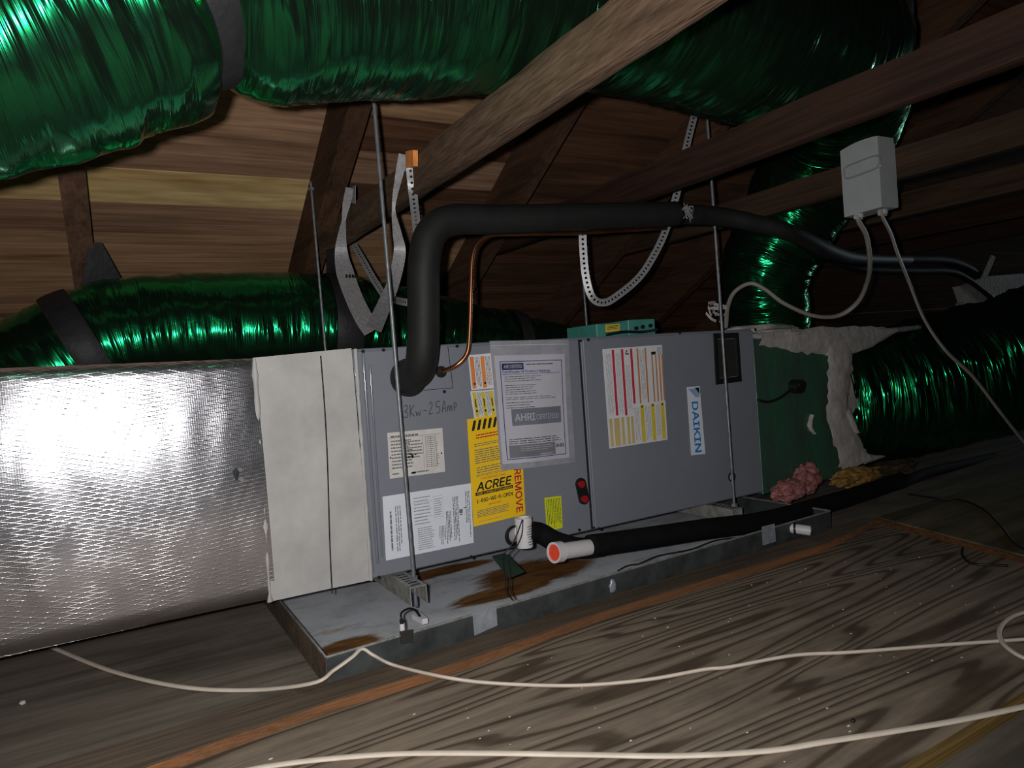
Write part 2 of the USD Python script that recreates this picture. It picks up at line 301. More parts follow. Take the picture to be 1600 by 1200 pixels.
def green_mat(name, col=(0.010, 0.36, 0.125), rough=0.17, su=60.0, sv=3.0, dist=0.0042):
    """Green metallised jacket: bright creases run round the duct (uv: metres along, metres around)."""
    nodes = {'uv': ('uvmap', {'attribute': 'st'}), 'm1': ('mapping', {'scale': (su, sv, 1)}), 'n1': ('noise_texture', {'scale': 1.0, 'detail': 3.0, 'roughness': 0.6, 'distortion': 0.5}),
             'm2': ('mapping', {'scale': (14.0, 9.0, 1)}), 'n2': ('voronoi_texture', {'scale': 1.0, 'feature': 'distance_to_edge'}),
             'm3': ('mapping', {'scale': (4.0, 4.0, 1)}), 'n3': ('noise_texture', {'scale': 1.0, 'detail': 4.0}),
             'a': ('math', {'math_type': 'multiply_add', 'value2': 0.16}), 'bp': ('bump', {'strength': 1.0, 'distance': dist}),
             'r': ('rgb_ramp', {'ramp': [(0.3, tuple(np.array(col) * 0.6)), (0.7, col)]}),
             'p': ('principled_bsdf', {'roughness': rough, 'metallic': 1.0}), 'd': ('diffuse_bsdf', {'color': (0.05, 0.085, 0.06)}), 'mx': ('mix_closure', {'fac': 0.085})}
    links = [('uv.UV', 'm1.vector'), ('uv.UV', 'm2.vector'), ('uv.UV', 'm3.vector'), ('m1.vector', 'n1.vector'), ('m2.vector', 'n2.vector'), ('m3.vector', 'n3.vector'),
             ('n2.distance', 'a.value1'), ('n1.fac', 'a.value3'), ('a.value', 'bp.height'), ('bp.normal', 'p.normal'), ('n3.fac', 'r.fac'), ('r.color', 'p.base_color'), ('p.BSDF', 'mx.closure1'), ('d.BSDF', 'mx.closure2')]
    return mat(name, nodes, links, 'mx.closure')
M['green'] = green_mat('green_foil_jacket')
M['green_rear'] = green_mat('green_foil_jacket_rear')
M['green_crinkled'] = green_mat('green_foil_jacket_crinkled', su=26.0, sv=2.2, dist=0.030, rough=0.2)

def fsk_mat():
    """Foil facing with a woven scrim under it: fine upright threads and two slanting families."""
    def lines(i, rot, scale):
        return {'m%d' % i: ('mapping', {'rotation': rot}), 'w%d' % i: ('wave_texture', {'scale': scale, 'bands_direction': 'z', 'distortion': 0.10, 'detail': 1.0, 'detail_scale': 2.0}), 'q%d' % i: ('math', {'math_type': 'power', 'value2': 18.0})}
    nodes = {'g': ('geometry', {}), **lines(1, (0, 0.10, 0), 36.0), **lines(2, (0, -0.28, 0), 31.0), **lines(3, (0, math.pi / 2, 0), 78.0),
             's1': ('math', {'math_type': 'add'}), 'nm': ('noise_texture', {'scale': 13.0, 'detail': 4.0, 'roughness': 0.7}), 'nr': ('map_range', {'from_min': 0.35, 'from_max': 0.65, 'to_min': 0.25, 'to_max': 1.25, 'clamp': True}), 'sm': ('math', {'math_type': 'multiply'}), 's2': ('math', {'math_type': 'multiply_add', 'value2': 0.16}), 'n': ('noise_texture', {'scale': 34.0, 'detail': 4.0, 'roughness': 0.65}), 's3': ('math', {'math_type': 'multiply_add', 'value2': 1.5}),
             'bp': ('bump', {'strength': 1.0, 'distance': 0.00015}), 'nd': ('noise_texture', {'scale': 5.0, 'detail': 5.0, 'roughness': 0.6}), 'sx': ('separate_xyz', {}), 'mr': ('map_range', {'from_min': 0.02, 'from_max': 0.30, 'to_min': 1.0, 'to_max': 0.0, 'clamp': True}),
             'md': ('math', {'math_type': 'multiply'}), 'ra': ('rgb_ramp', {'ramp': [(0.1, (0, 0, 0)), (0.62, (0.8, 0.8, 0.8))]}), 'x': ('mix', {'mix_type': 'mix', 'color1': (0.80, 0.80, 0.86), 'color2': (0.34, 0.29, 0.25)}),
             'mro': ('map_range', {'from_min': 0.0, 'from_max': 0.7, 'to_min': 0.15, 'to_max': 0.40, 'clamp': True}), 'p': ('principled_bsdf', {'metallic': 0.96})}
    links = []
    for i in (1, 2, 3): links += [('g.position', 'm%d.vector' % i), ('m%d.vector' % i, 'w%d.vector' % i), ('w%d.fac' % i, 'q%d.value1' % i)]
    links += [('q1.value', 's1.value1'), ('q2.value', 's1.value2'), ('q3.value', 's2.value1'), ('s1.value', 'sm.value1'), ('g.position', 'nm.vector'), ('nm.fac', 'nr.value'), ('nr.result', 'sm.value2'), ('sm.value', 's2.value3'), ('g.position', 'n.vector'), ('n.fac', 's3.value1'), ('s2.value', 's3.value3'), ('s3.value', 'bp.height'), ('bp.normal', 'p.normal'),
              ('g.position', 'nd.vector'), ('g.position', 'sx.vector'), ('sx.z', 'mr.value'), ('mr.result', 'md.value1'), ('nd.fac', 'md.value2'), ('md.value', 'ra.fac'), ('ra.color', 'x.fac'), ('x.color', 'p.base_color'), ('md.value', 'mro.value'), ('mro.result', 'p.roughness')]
    return mat('foil_scrim_facing', nodes, links)
M['fsk'] = fsk_mat()

RUST = [az(838, 893, -.109), az(690, 893, -.109), az(790, 925, -.109), az(545, 1008, -.109)]
def pan_mat():
    """Galvanised sheet with rust stains of their own shape."""
    def spot(i, c, s):
        return {'t%d' % i: ('mapping', {'location': tuple(-np.array(c) / np.array(s)), 'scale': tuple(1 / np.array(s))}), 'gr%d' % i: ('gradient_texture', {'gradient_type': 'spherical'})}
    nodes = {'g': ('geometry', {}), 'n': ('noise_texture', {'scale': 9.0, 'detail': 6.0, 'roughness': 0.65}), 'r': ('rgb_ramp', {'ramp': [(0.3, (0.52, 0.54, 0.57)), (0.5, (0.74, 0.77, 0.83)), (0.72, (0.82, 0.85, 0.9))]}),
             **spot(1, RUST[0], (0.22, 0.13, 0.4)), **spot(2, RUST[1], (0.20, 0.055, 0.4)), **spot(3, RUST[2], (0.20, 0.06, 0.4)), **spot(4, RUST[3], (0.09, 0.05, 0.4)),
             'a1': ('math', {'math_type': 'maximum'}), 'a2': ('math', {'math_type': 'maximum'}), 'a3': ('math', {'math_type': 'maximum'}), 'mp': ('mapping', {'scale': (5.0, 16.0, 6.0)}), 'n2': ('noise_texture', {'scale': 1.0, 'detail': 6.0, 'roughness': 0.7, 'distortion': 1.2}),
             'mm': ('math', {'math_type': 'multiply_add', 'value2': 0.95}), 'off': ('math', {'math_type': 'subtract', 'value2': 0.45}), 'mask': ('rgb_ramp', {'ramp': [(0.12, (0, 0, 0)), (0.34, (1, 1, 1))]}),
             'rc': ('rgb_ramp', {'ramp': [(0.32, (0.06, 0.035, 0.02)), (0.48, (0.20, 0.085, 0.025)), (0.62, (0.30, 0.15, 0.05)), (0.75, (0.42, 0.33, 0.20))]}), 'x': ('mix', {'mix_type': 'mix'}),
             'd1': ('mapping', {'location': (-0.05 / 0.55, 0.235 / 0.055, 0), 'scale': (1 / 0.55, 1 / 0.055, 1.0)}), 'dg': ('gradient_texture', {'gradient_type': 'spherical'}), 'dm': ('math', {'math_type': 'multiply_add', 'value2': 1.0}), 'dr': ('rgb_ramp', {'ramp': [(0.62, (0, 0, 0)), (0.85, (0.85, 0.85, 0.85))]}),
             'x2': ('mix', {'mix_type': 'mix', 'color2': (0.055, 0.052, 0.043)}),
             'p': ('principled_bsdf', {'roughness': 0.6, 'metallic': 0.15, 'specular_ior_level': 0.35})}
    links = [('g.position', 'n.vector'), ('n.fac', 'r.fac'), ('g.position', 'mp.vector'), ('mp.vector', 'n2.vector')]
    for i in (1, 2, 3, 4): links += [('g.position', 't%d.vector' % i), ('t%d.vector' % i, 'gr%d.vector' % i)]
    links += [('gr1.fac', 'a1.value1'), ('gr2.fac', 'a1.value2'), ('gr3.fac', 'a2.value1'), ('gr4.fac', 'a2.value2'), ('a1.value', 'a3.value1'), ('a2.value', 'a3.value2'), ('a3.value', 'mm.value1'), ('n2.fac', 'off.value1'), ('off.value', 'mm.value3'), ('mm.value', 'mask.fac'),
              ('mask.color', 'x.fac'), ('r.color', 'x.color1'), ('n2.fac', 'rc.fac'), ('rc.color', 'x.color2'),
              ('g.position', 'd1.vector'), ('d1.vector', 'dg.vector'), ('dg.fac', 'dm.value1'), ('n.fac', 'dm.value3'), ('dm.value', 'dr.fac'), ('dr.color', 'x2.fac'), ('x.color', 'x2.color1'), ('x2.color', 'p.base_color')]
    return mat('pan_galvanised', nodes, links)
M['pan'] = pan_mat()
M['pan_side'] = plain('pan_outer_grey', (0.075, 0.085, 0.085), 0.5, 0.3, 0.35, 16, 0.0005, 60)
M['pan_lip'] = plain('pan_lip', (0.38, 0.38, 0.36), 0.4, 0.4, 0.3, 40)
M['plenum'] = plain('plenum_green_foil', (0.05, 0.19, 0.11), 0.4, 0.45, 0.3, 7, 0.0022, 26, col2=(0.085, 0.12, 0.105), rot=(1.6, 1, 0.7))

# ------------------------------------------------------------------ floor
FZ = -0.12
floor = thing('floor', None, None, kind='structure')
obj('subfloor', box(-2.6, 12.6, -3.2, 3.0, -0.20, -0.138), M['ply_grey'], floor)
obj('plywood_sheet', box(-2.0, 2.6, -1.020, -0.262, -0.1379, FZ), M['ply'], floor)
obj('plywood_sheet', box(-2.0, 3.9, -0.260, 2.6, -0.1379, FZ), M['ply_dark'], floor, label='dark dusty plywood sheet under the unit')
obj('exposed_edge', box(0.10, 0.86, -1.034, -1.0201, -0.1379, -0.1215), M['raw_yellow'], floor, label='yellowish exposed edge of the front plywood sheet')
# raised sheet at the right: its left edge faces the camera
A, B = az(1372, 808, -0.1), az(1600, 868, -0.1)
dr = (B - A) / np.linalg.norm(B - A); B2 = B + dr * 0.5
sheet = [(A[0], A[1]), (B2[0], B2[1]), (B2[0] + 2.4, B2[1]), (A[0] + 2.4, A[1])]
sheet_t = thing('plywood_offcut', 'brown plywood sheet lying raised on the floor at far right, with raw orange front edge', 'plywood', (A[0], A[1], FZ))
obj('panel', prism(sheet, FZ + 0.0002, -0.0985, 2), M['ply_right'], sheet_t)
nl = np.array([dr[1], -dr[0], 0]); nl = nl if nl[0] < 0 else -nl
e0, e1 = A * [1, 1, 0], B2 * [1, 1, 0]
obj('raw_edge', hexa([e0 + [0, 0, FZ + .001], e1 + [0, 0, FZ + .001], e1 + [0, 0, -.104], e0 + [0, 0, -.104]], nl, 0.004), M['raw_brown'], sheet_t, label='raw orange cut edge')
# plank along the pan
plank_t = thing('floor_plank', 'long grey-brown plank with raw orange front edge, along the drain pan', 'plank', (0.4, -0.3, FZ))
back = [(-1.4, -0.262), (-0.11, -0.243), (0.6, -0.238), (1.55, -0.222)]
front = [(1.60, -0.245), (1.23, -0.317), (0.77, -0.309), (0.42, -0.310), (0.04, -0.338), (-0.21, -0.334), (-0.47, -0.358), (-1.4, -0.44)]
obj('board', prism(back + front, FZ + 0.0002, -0.0995, 2), M['plank'], plank_t)
fr = np.array(front[::-1]); top = np.column_stack([fr + [0, -0.002], np.full(len(fr), -0.1105)])
tp = np.vstack([np.column_stack([np.interp(np.linspace(0, 1, 60), np.linspace(0, 1, len(fr)), fr[:, k]) for k in range(2)])])
wob = 0.002 * (meshkit.noise(np.column_stack([tp * 30, np.zeros(60)]), 3) - 0.5)
obj('raw_edge', strip(np.column_stack([tp[:, 0], tp[:, 1] - 0.003 + wob, np.full(60, -0.1096)]), (0, 0.25, 1), 0.0175, 0.006), M['raw_orange'], plank_t, label='raw orange splintered edge')

# ------------------------------------------------------------------ roof
S, ROOF = 0.55, 1.4525                             # deck underside: z = ROOF - S y
ceiling = thing('ceiling', None, None, kind='structure')
k0 = -26
for k in range(k0, 19):
    y0 = 0.619 + k * 0.1211; y1 = y0 + 0.1195
    pale = (k == 0)
    dz = 0.0 if pale else rng.uniform(0, 0.004)
    q = [(y0, ROOF - S * y0 + dz), (y1, ROOF - S * y1 + dz), (y1, ROOF - S * y1 + 0.022), (y0, ROOF - S * y0 + 0.022)]
    x0 = -2.6
    for xe in ((0.137, 12.5) if pale else ((0.78, 12.5) if k % 2 else (rng.choice([0.137, 0.78]), 12.5))):
        obj('roof_board', prism(q, x0, xe - 0.0015, 0), M['deck_pale'] if (pale and xe < 1) else DECK[rng.randint(4)] if xe < 2 else M[('deck_dim', 'deck_dim_b')[rng.randint(2)]], ceiling, label='pale yellow replacement board' if (pale and xe < 1) else None)  # boards right of the joint get the colour with the dim light painted in
        x0 = xe
# rafters
RB = ROOF - 0.165
RAFT = [(-1.21, -1.15, 'dark rafter at far left, mostly behind the upper green duct'), (-0.563, -0.503, 'reddish rafter at the left crossing the pale roof board'), (0.105, 0.166, 'dark rafter behind the thin rear rod, where the weathered joist ends'),
        (0.756, 0.807, 'dim rafter behind the black insulated pipe, right of the weathered joist'), (1.38, 1.422, 'rafter in shadow above the hanging perforated strap'), (2.00, 2.049, 'rafter in the dark behind the grey disconnect box'), (2.62, 2.668, 'farthest rafter in the dark at the right edge')]
for i, (a, b, lab) in enumerate(RAFT):
    t = thing('rafter', lab, 'rafter', (a, 0, RB))
    y0, y1 = -2.6, 2.45
    obj('beam', prism([(y0, RB - S * y0), (y1, RB - S * y1), (y1, ROOF - S * y1 - 0.0005), (y0, ROOF - S * y0 - 0.0005)], a, b, 0), M['rafter_b'] if i == 1 else M['rafter'], t)
# horizontal joists (2 x 4) nailed to the rafters' right faces
TZ0, TZ1 = 0.904, 0.993
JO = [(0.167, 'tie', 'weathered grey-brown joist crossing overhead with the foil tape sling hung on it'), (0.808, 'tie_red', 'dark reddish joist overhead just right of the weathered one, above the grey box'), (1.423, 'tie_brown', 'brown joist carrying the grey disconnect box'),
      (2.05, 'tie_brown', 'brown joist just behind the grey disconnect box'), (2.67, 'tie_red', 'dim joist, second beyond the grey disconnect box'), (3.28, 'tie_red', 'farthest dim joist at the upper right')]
for i, (x, mt, lab) in enumerate(JO):
    t = thing('ceiling_joist', lab, 'joist', (x, -1, TZ0))
    ny, nz = 160, 6
    hw, hh, ns = 0.019, (TZ1 - TZ0) / 2, (4, 8)
    per = [(-hw + 2 * hw * k / ns[0], -hh) for k in range(ns[0])] + [(hw, -hh + 2 * hh * k / ns[1]) for k in range(ns[1])] + [(hw - 2 * hw * k / ns[0], hh) for k in range(ns[0])] + [(-hw, hh - 2 * hh * k / ns[1]) for k in range(ns[1])]
    ys = np.linspace(-3.25, 0.75, 240 if i == 0 else 60); c = np.array([x + 0.019, 0, (TZ0 + TZ1) / 2]); npn = len(per)
    v = np.array([[c[0] + a_, y_, c[2] + b_] for y_ in ys for a_, b_ in per])
    q_ = np.array([[r_ * npn + k, (r_ + 1) * npn + k, (r_ + 1) * npn + (k + 1) % npn, r_ * npn + (k + 1) % npn] for r_ in range(len(ys) - 1) for k in range(npn)])
    f_ = np.vstack([q_[:, [0, 1, 2]], q_[:, [0, 2, 3]]]); v = np.vstack([v, [c[0], ys[0], c[2]], [c[0], ys[-1], c[2]]]); e_ = (len(ys) - 1) * npn
    f_ = np.vstack([f_, [[len(v) - 2, k, (k + 1) % npn] for k in range(npn)], [[len(v) - 1, e_ + (k + 1) % npn, e_ + k] for k in range(npn)]])
    edge = (np.abs(v[:, 0] - c[0]) > 0.0185) & (np.abs(v[:, 2] - c[2]) > 0.044)
    nn = meshkit.fbm(np.column_stack([v[:, 0] * 6, v[:, 1] * 9, v[:, 2] * 6]), 3, 11)
    d = (v - c) * [1, 0, 1]; d /= np.linalg.norm(d, axis=1, keepdims=True) + 1e-9
    v -= d * (np.where(edge, 0.006 * nn, 0.002 * nn))[:, None]
    obj('beam', (v, f_), M[mt], t)
# gable end with its louvred vent, out of sight to the right; daylight comes through it
gable = thing('wall_right', None, None, kind='structure')
obj('lower_boards', box(12.5, 12.54, -3.2, 2.9, -0.138, 0.97), M['rafter'], gable); obj('upper_boards', box(12.5, 12.54, -3.2, 0.0, 1.43, 1.45), M['rafter'], gable)
obj('side_boards', box(12.5, 12.54, -3.2, -0.86, 0.97, 1.43), M['rafter'], gable); obj('side_boards', box(12.5, 12.54, -0.34, 0.5, 0.97, 1.15), M['rafter'], gable)
for k in range(4): obj('louvre_slat', box(12.42, 12.5, -0.86, -0.34, 0.98 + k * 0.115, 0.99 + k * 0.115), M['rafter'], gable)

# ------------------------------------------------------------------ flexible ducts
def duct_surface(path, rad, n=60, sides=120, seed=0, wr=0.005, big=0.006, dens=28.0):
    """Jacket mesh around a path: soft lumps plus creases running round it. path/rad: control points."""
    p = spline(path, n); r = np.interp(np.linspace(0, 1, len(p)), np.linspace(0, 1, len(rad)), rad)
    k = np.ones(9) / 9; r = np.convolve(np.pad(r, 4, mode='edge'), k, mode='valid')
    t, nn, bb = frames(p); s = np.concatenate([[0], np.cumsum(np.linalg.norm(np.diff(p, axis=0), axis=1))])
    th = np.linspace(0, 2 * np.pi, sides + 1)
    Sg, T = np.meshgrid(s, th, indexing='ij')
    cx, sx = np.cos(T), np.sin(T)
    q = np.stack([Sg * dens, cx * 0.9, sx * 0.9], -1)
    cre = 1 - np.abs(2 * meshkit.fbm(q, 3, seed) - 1) * 1.6
    q2 = np.stack([Sg * 6.0, cx * 1.1, sx * 1.1], -1)
    soft = meshkit.fbm(q2, 3, seed + 5) - 0.5
    q3 = np.stack([Sg * 60.0, cx * 2.0, sx * 2.0], -1)
    fine = np.abs(2 * meshkit.noise(q3, seed + 9) - 1)
    rr = r[:, None] + wr * (cre - 0.5) + big * 2 * soft - wr * 0.35 * fine
    v = p[:, None] + rr[..., None] * (cx[..., None] * nn[:, None] + sx[..., None] * bb[:, None])
    m = sides + 1
    i, j = np.meshgrid(np.arange(len(p) - 1), np.arange(sides), indexing='ij')
    f = np.stack([i * m + j, i * m + j + 1, (i + 1) * m + j + 1, (i + 1) * m + j], -1).reshape(-1, 4)
    f = np.vstack([f[:, [0, 1, 2]], f[:, [0, 2, 3]]])
    uv = np.stack([Sg, T * 0.2], -1).reshape(-1, 2)
    return v.reshape(-1, 3), f, uv, p, r
def add_duct(t, path, rad, mt, name='jacket', **kw):
    v, f, uv, p, r = duct_surface(path, rad, **kw)
    obj(name, (v, f), mt, t, smooth=True, uv=uv)
    return p, r
def band(t, c, d, r, w, mt=None, name='strap', squash=None, label=None, tilt=0.0):
    """Tape band round a duct at c, axis d."""
    c, d = np.asarray(c, float), np.asarray(d, float); d = d / np.linalg.norm(d)
    p = np.array([c + d * w * k for k in np.linspace(-0.5, 0.5, 7)]); tt, n, b = frames(p)
    th = np.linspace(0, 2 * np.pi, 61)[:-1]; v = []
    for k, q in enumerate(p):
        e = 0.004 * (1 - (abs(k - 3) / 3) ** 4)
        rr = r + e + 0.005 * (meshkit.fbm(np.column_stack([np.cos(th) * 4, np.sin(th) * 4, np.full(60, k * 0.3)]), 3, 2) - 0.5)
        v.append(q + rr[:, None] * (np.cos(th)[:, None] * n[k] + np.sin(th)[:, None] * b[k]))
    v = np.vstack(v); i, j = np.meshgrid(np.arange(6), np.arange(60), indexing='ij')
    f = np.stack([i * 60 + j, i * 60 + (j + 1) % 60, (i + 1) * 60 + (j + 1) % 60, (i + 1) * 60 + j], -1).reshape(-1, 4)
    return obj(name, (v, np.vstack([f[:, [0, 1, 2]], f[:, [0, 2, 3]]])), mt or M['strap_black'], t, smooth=True, label=label)

# upper duct: rests on the joists
BC = ay(1312, 42, -0.42)
t = thing('flexible_duct', 'big shiny green foil duct running across the top of the picture on the joists', 'duct', (0.2, -0.48, 1.0))
add_duct(t, [(-1.7, -0.50, 0.86), (-1.1, -0.50, 0.88), (-0.66, -0.48, 0.965), (-0.46, -0.48, 1.045), (-0.41, -0.48, 1.07), (-0.385, -0.48, 1.085)], [.18, .19, .19, .195, .19, .140], M['green'], seed=1, n=70, dens=20, wr=0.010)
add_duct(t, [(-0.335, -0.48, 1.10), (-0.27, -0.48, 1.115), (-0.1, -0.48, 1.155), (0.17, -0.48, 1.197), (0.50, -0.48, 1.235), (0.85, -0.48, 1.21), (1.15, -0.47, 1.215), ay(1262, 42, -0.44), BC], [.150, .195, .205, .203, .200, .2, .195, .16], M['green'], seed=2, n=70, dens=20, wr=0.008)
band(t, (-0.360, -0.48, 1.092), (1, 0.05, 0.30), 0.160, 0.085, label='black tape band at the left joint')
add_duct(t, [BC, ay(1322, 95, -0.34), ay(1318, 160, -0.20), ay(1286, 238, 0.0), ay(1236, 335, 0.10), ay(1194, 425, 0.19), ay(1194, 508, 0.25)], [.15, .185, .195, .20, .18, .16, .165], M['green_crinkled'], name='elbow', seed=3, n=26, dens=14, wr=0.010)
band(t, BC, ay(1322, 95, -0.34) - ay(1262, 42, -0.44), 0.170, 0.075, label='black tape band before the elbow')
band(t, ay(1222, 368, 0.13), ay(1196, 425, 0.19) - ay(1238, 335, 0.10), 0.186, 0.05, label='black tape band on the drop')

# rear duct behind the unit
t = thing('flexible_duct', 'green foil duct lying along the rear of the grey air handler', 'duct', (0.0, 0.8, 0.5))
add_duct(t, [(-1.25, 0.755, 0.40), (-0.95, 0.755, 0.43), (-0.72, 0.755, 0.525), (-0.52, 0.755, 0.627), (-0.33, 0.755, 0.657), (0.0, 0.755, 0.660), (0.29, 0.755, 0.638), (0.60, 0.76, 0.570), (0.97, 0.76, 0.487), (1.36, 0.79, 0.41), (1.9, 0.84, 0.36)],
         [.165, .168, .173, .176, .179, .179, .177, .174, .169, .162, .16], M['green_rear'], seed=4, n=34, dens=24, wr=0.008)
band(t, (-0.545, 0.755, 0.615), (1, 0, 0.45), 0.181, 0.075, label='black tape band at the left')
band(t, (0.185, 0.755, 0.649), (1, 0, -0.06), 0.185, 0.085, label='black tape band behind the foil tape sling')
band(t, (0.84, 0.752, 0.515), (1, 0, -0.22), 0.178, 0.05, label='black tape band near the copper line')
# black hanger webbing from the rear duct up to the rafters
for c0, c1, lab in (((-0.49, 0.73, 0.80), (-0.497, 0.70, 0.92), 'short black hanger strap on the reddish rafter at left'), ((0.20, 0.72, 0.828), (0.175, 0.66, 0.905), 'black hanger strap where the weathered joist meets its rafter')):
    c0, c1 = np.array(c0), np.array(c1)
    h = obj('duct_hanger', cat(strip(np.array([c0 + (c1 - c0) * k + [0.0, -0.006 * math.sin(3.14 * k), 0] for k in np.linspace(0, 1, 8)]), (1, 0.2, 0.15), np.linspace(0.115, 0.03, 8) if c0[0] < 0 else np.linspace(0.09, 0.055, 8), 0.003), strip(np.array([c0 + [0.03, -0.02, -.01], c0 + [0.05, -0.03, -0.09]]), (1, 0, 0), 0.05, 0.003)), M['strap_black'])
    tag(h, lab, 'strap')

# right duct on the far side of the plenum
t = thing('flexible_duct', 'large green foil duct leaving the supply plenum at the right edge of the picture', 'duct', (2.4, 0.25, 0.0))
add_duct(t, [(1.93, 0.27, 0.23), (2.05, 0.24, 0.22), (2.3, 0.16, 0.23), (2.62, 0.02, 0.28), (2.95, -0.20, 0.36), (3.4, -0.52, 0.46)], [.235, .262, .275, .28, .285, .285], M['green_crinkled'], seed=6, n=50, dens=10, wr=0.026, big=0.012)

# ------------------------------------------------------------------ drain pan
pan = thing('drain_pan', 'shallow galvanised drain pan with rust stains under the air handler', 'drain pan', (0.6, 0.2, FZ))
PL, PR, PF0, PF1, PB, PZ0, PZ1 = -0.178, 1.405, -0.258, -0.214, 0.66, -0.115, -0.05
corner = [(PL, PF0), (PR, PF1), (PR, PB), (PL, PB)]
obj('base', prism(corner, PZ0, PZ0 + 0.006, 2), M['pan'], pan)
def wall(a, b, mt, name, out):
    a, b, out = np.array([*a, 0.0]), np.array([*b, 0.0]), np.array([*out, 0.0])
    return obj(name, hexa([a + [0, 0, PZ0], b + [0, 0, PZ0], b + [0, 0, PZ1], a + [0, 0, PZ1]], out, 0.0015), mt, pan)
wall(corner[0], corner[1], M['pan_side'], 'side', (0.027, -1)); wall(corner[1], corner[2], M['pan_side'], 'side', (1, 0)); wall(corner[2], corner[3], M['pan_side'], 'side', (0, 1)); wall(corner[3], corner[0], M['plank'], 'side', (-1, 0))
lip = np.array([[*c, PZ1] for c in corner + corner[:1]])
obj('rolled_lip', cat(*[cyl(lip[k], lip[k + 1], 0.0028, 8) for k in range(4)]), M['pan_lip'], pan, smooth=40)
def on_front(u, v): return at(u, v, (-0.0278, 1, 0), PF0 + 0.0278 * 0.178 - 0.0022)
for q, lab in (([(738, 958), (775, 947), (777, 977), (741, 993)], 'silver tape patch'), ([(1190, 823), (1210, 818), (1212, 846), (1192, 852)], 'clear tape patch')):
    c = [on_front(*u) for u in q]; obj('tape_patch', hexa(c, (0.027, -1, 0), 0.001), M['tape_silver'], pan, label=lab)
obj('sealant_blob', lump(on_front(957, 916), (0.010, 0.006, 0.016), 4, 2, 0.5), M['tape_silver'], pan, smooth=True, label='crumpled clear sealant blob')
o0 = on_front(1236, 826); oo = np.array([0.62, -0.78, -0.12]); oo /= np.linalg.norm(oo)
obj('outlet_pipe', ring(o0 + [0.0, 0.02, 0.0], o0 + [0.035, -0.04, -0.006], 0.011, 0.0145), M['pvc'], pan, smooth=40, label='white plastic overflow outlet')
obj('outlet_collar', ring(o0 + [0.006, -0.006, 0], o0 + [0.009, -0.011, 0], 0.0145, 0.0175), M['black_plastic'], pan, smooth=40)

# ------------------------------------------------------------------ hanging gear: struts and rods
def strut(x0, zt, y0, y1, lab):
    t = thing('strut_channel', lab, 'strut', (x0, y0, zt))
    w, h, g = 0.041, 0.041, 0.0025; x1 = x0 + w
    obj('channel', cat(box(x0, x0 + g, y0, y1, zt - h, zt), box(x1 - g, x1, y0, y1, zt - h, zt), box(x0 + g, x1 - g, y0, y1, zt - g, zt)), M['strut'], t)
    obj('slot', cat(*[box(x0 + 0.010, x0 + 0.031, yy, yy + 0.007, zt - g * 0.8, zt + 0.0004) for yy in np.arange(y0 + 0.012, min(y0 + 0.14, -0.004), 0.019)]), M['strut_dark'], t)
    return t
strut(0.050, -0.001, -0.125, 0.66, 'slotted grey strut channel sticking out under the left end of the air handler')
strut(1.105, -0.0105, -0.100, 0.66, 'slotted strut channel end under the right end of the air handler, above the black pipe')
def rod(x, y, z0, z1, lab, nuts=(), r=0.0048):
    t = thing('hanger_rod', lab, 'rod', (x, y, z0))
    zz = np.linspace(z0, z1, 140); rr = r + 0.0003 * np.sin(np.arange(140) * 2.1)
    obj('threaded_rod', sweep(np.column_stack([np.full(140, x), np.full(140, y), zz]), rr, None, 10, (1, 0, 0)), M['zinc'], t, smooth=True)
    for z in nuts: obj('nut', cyl((x, y, z), (x, y, z + 0.009), 0.010, 6), M['zinc'], t)
rod(0.079, -0.080, -0.062, 1.40, 'front left hanger rod crossing the labels of the air handler', (-0.0165, 0.0005))
rod(1.140, -0.075, -0.055, 1.45, 'front right hanger rod beside the blue lettered badge', (-0.0095,), 0.0045)
rod(0.0885, 0.546, -0.045, 1.088, 'thin rear hanger rod at left, nailed against the dark rafter', (1.061,), 0.0042)
rod(1.087, 0.546, -0.045, 1.05, 'thin rear hanger rod standing behind the teal box', (), 0.0042)

# ------------------------------------------------------------------ air handler
TILT = -0.00806
H, L, D = 0.5476, 1.357, 0.533
ct, st = math.cos(TILT), math.sin(TILT)
def un(m):
    v, f = arr(m); v = v.copy(); x, z = v[:, 0].copy(), v[:, 2].copy(); v[:, 0], v[:, 2] = x * ct - z * st, x * st + z * ct; return v, f
ah = thing('air_handler', 'long grey metal air handler covered with stickers, hung on rods in the middle', 'air handler', (0.65, 0.25, 0))
obj('cabinet', un(box(0, L, 0.004, D, 0, H, 0.003)), M['unit'], ah)
XS = 0.650
obj('left_panel', un(box(0.006, XS - 0.003, -0.004, 0.0039, 0.004, H - 0.006, 0.002)), M['unit'], ah)
obj('right_panel', un(box(XS + 0.012, L - 0.004, -0.004, 0.0039, 0.004, H - 0.006, 0.002)), M['unit'], ah)
obj('seam_strip', un(box(XS - 0.003, XS + 0.012, -0.0005, 0.0039, 0.004, H - 0.006)), M['dark_gap'], ah)
obj('panel_flange', un(box(XS + 0.003, XS + 0.010, -0.006, -0.0005, 0.01, H - 0.012, 0.0015)), M['unit'], ah)
obj('end_gap', un(box(-0.0035, 0.0058, -0.0015, 0.0039, 0.03, H - 0.05)), M['dark_gap'], ah, label='dark gap at the left end')
F0 = -0.0042
def fc(u, v, y=F0): return ay(u, v, y)
for (u0, v0), (u1, v1), w in (((567, 552), (590, 880), .004), ((578, 570), (597, 870), .003), ((554, 575), (583, 895), .003)):
    a, b = fc(u0, v0), fc(u1, v1); obj('pressed_rib', sweep(np.array([a + (b - a) * k for k in np.linspace(0, 1, 12)]), w, None, 10), M['unit_rib'], ah, smooth=True)
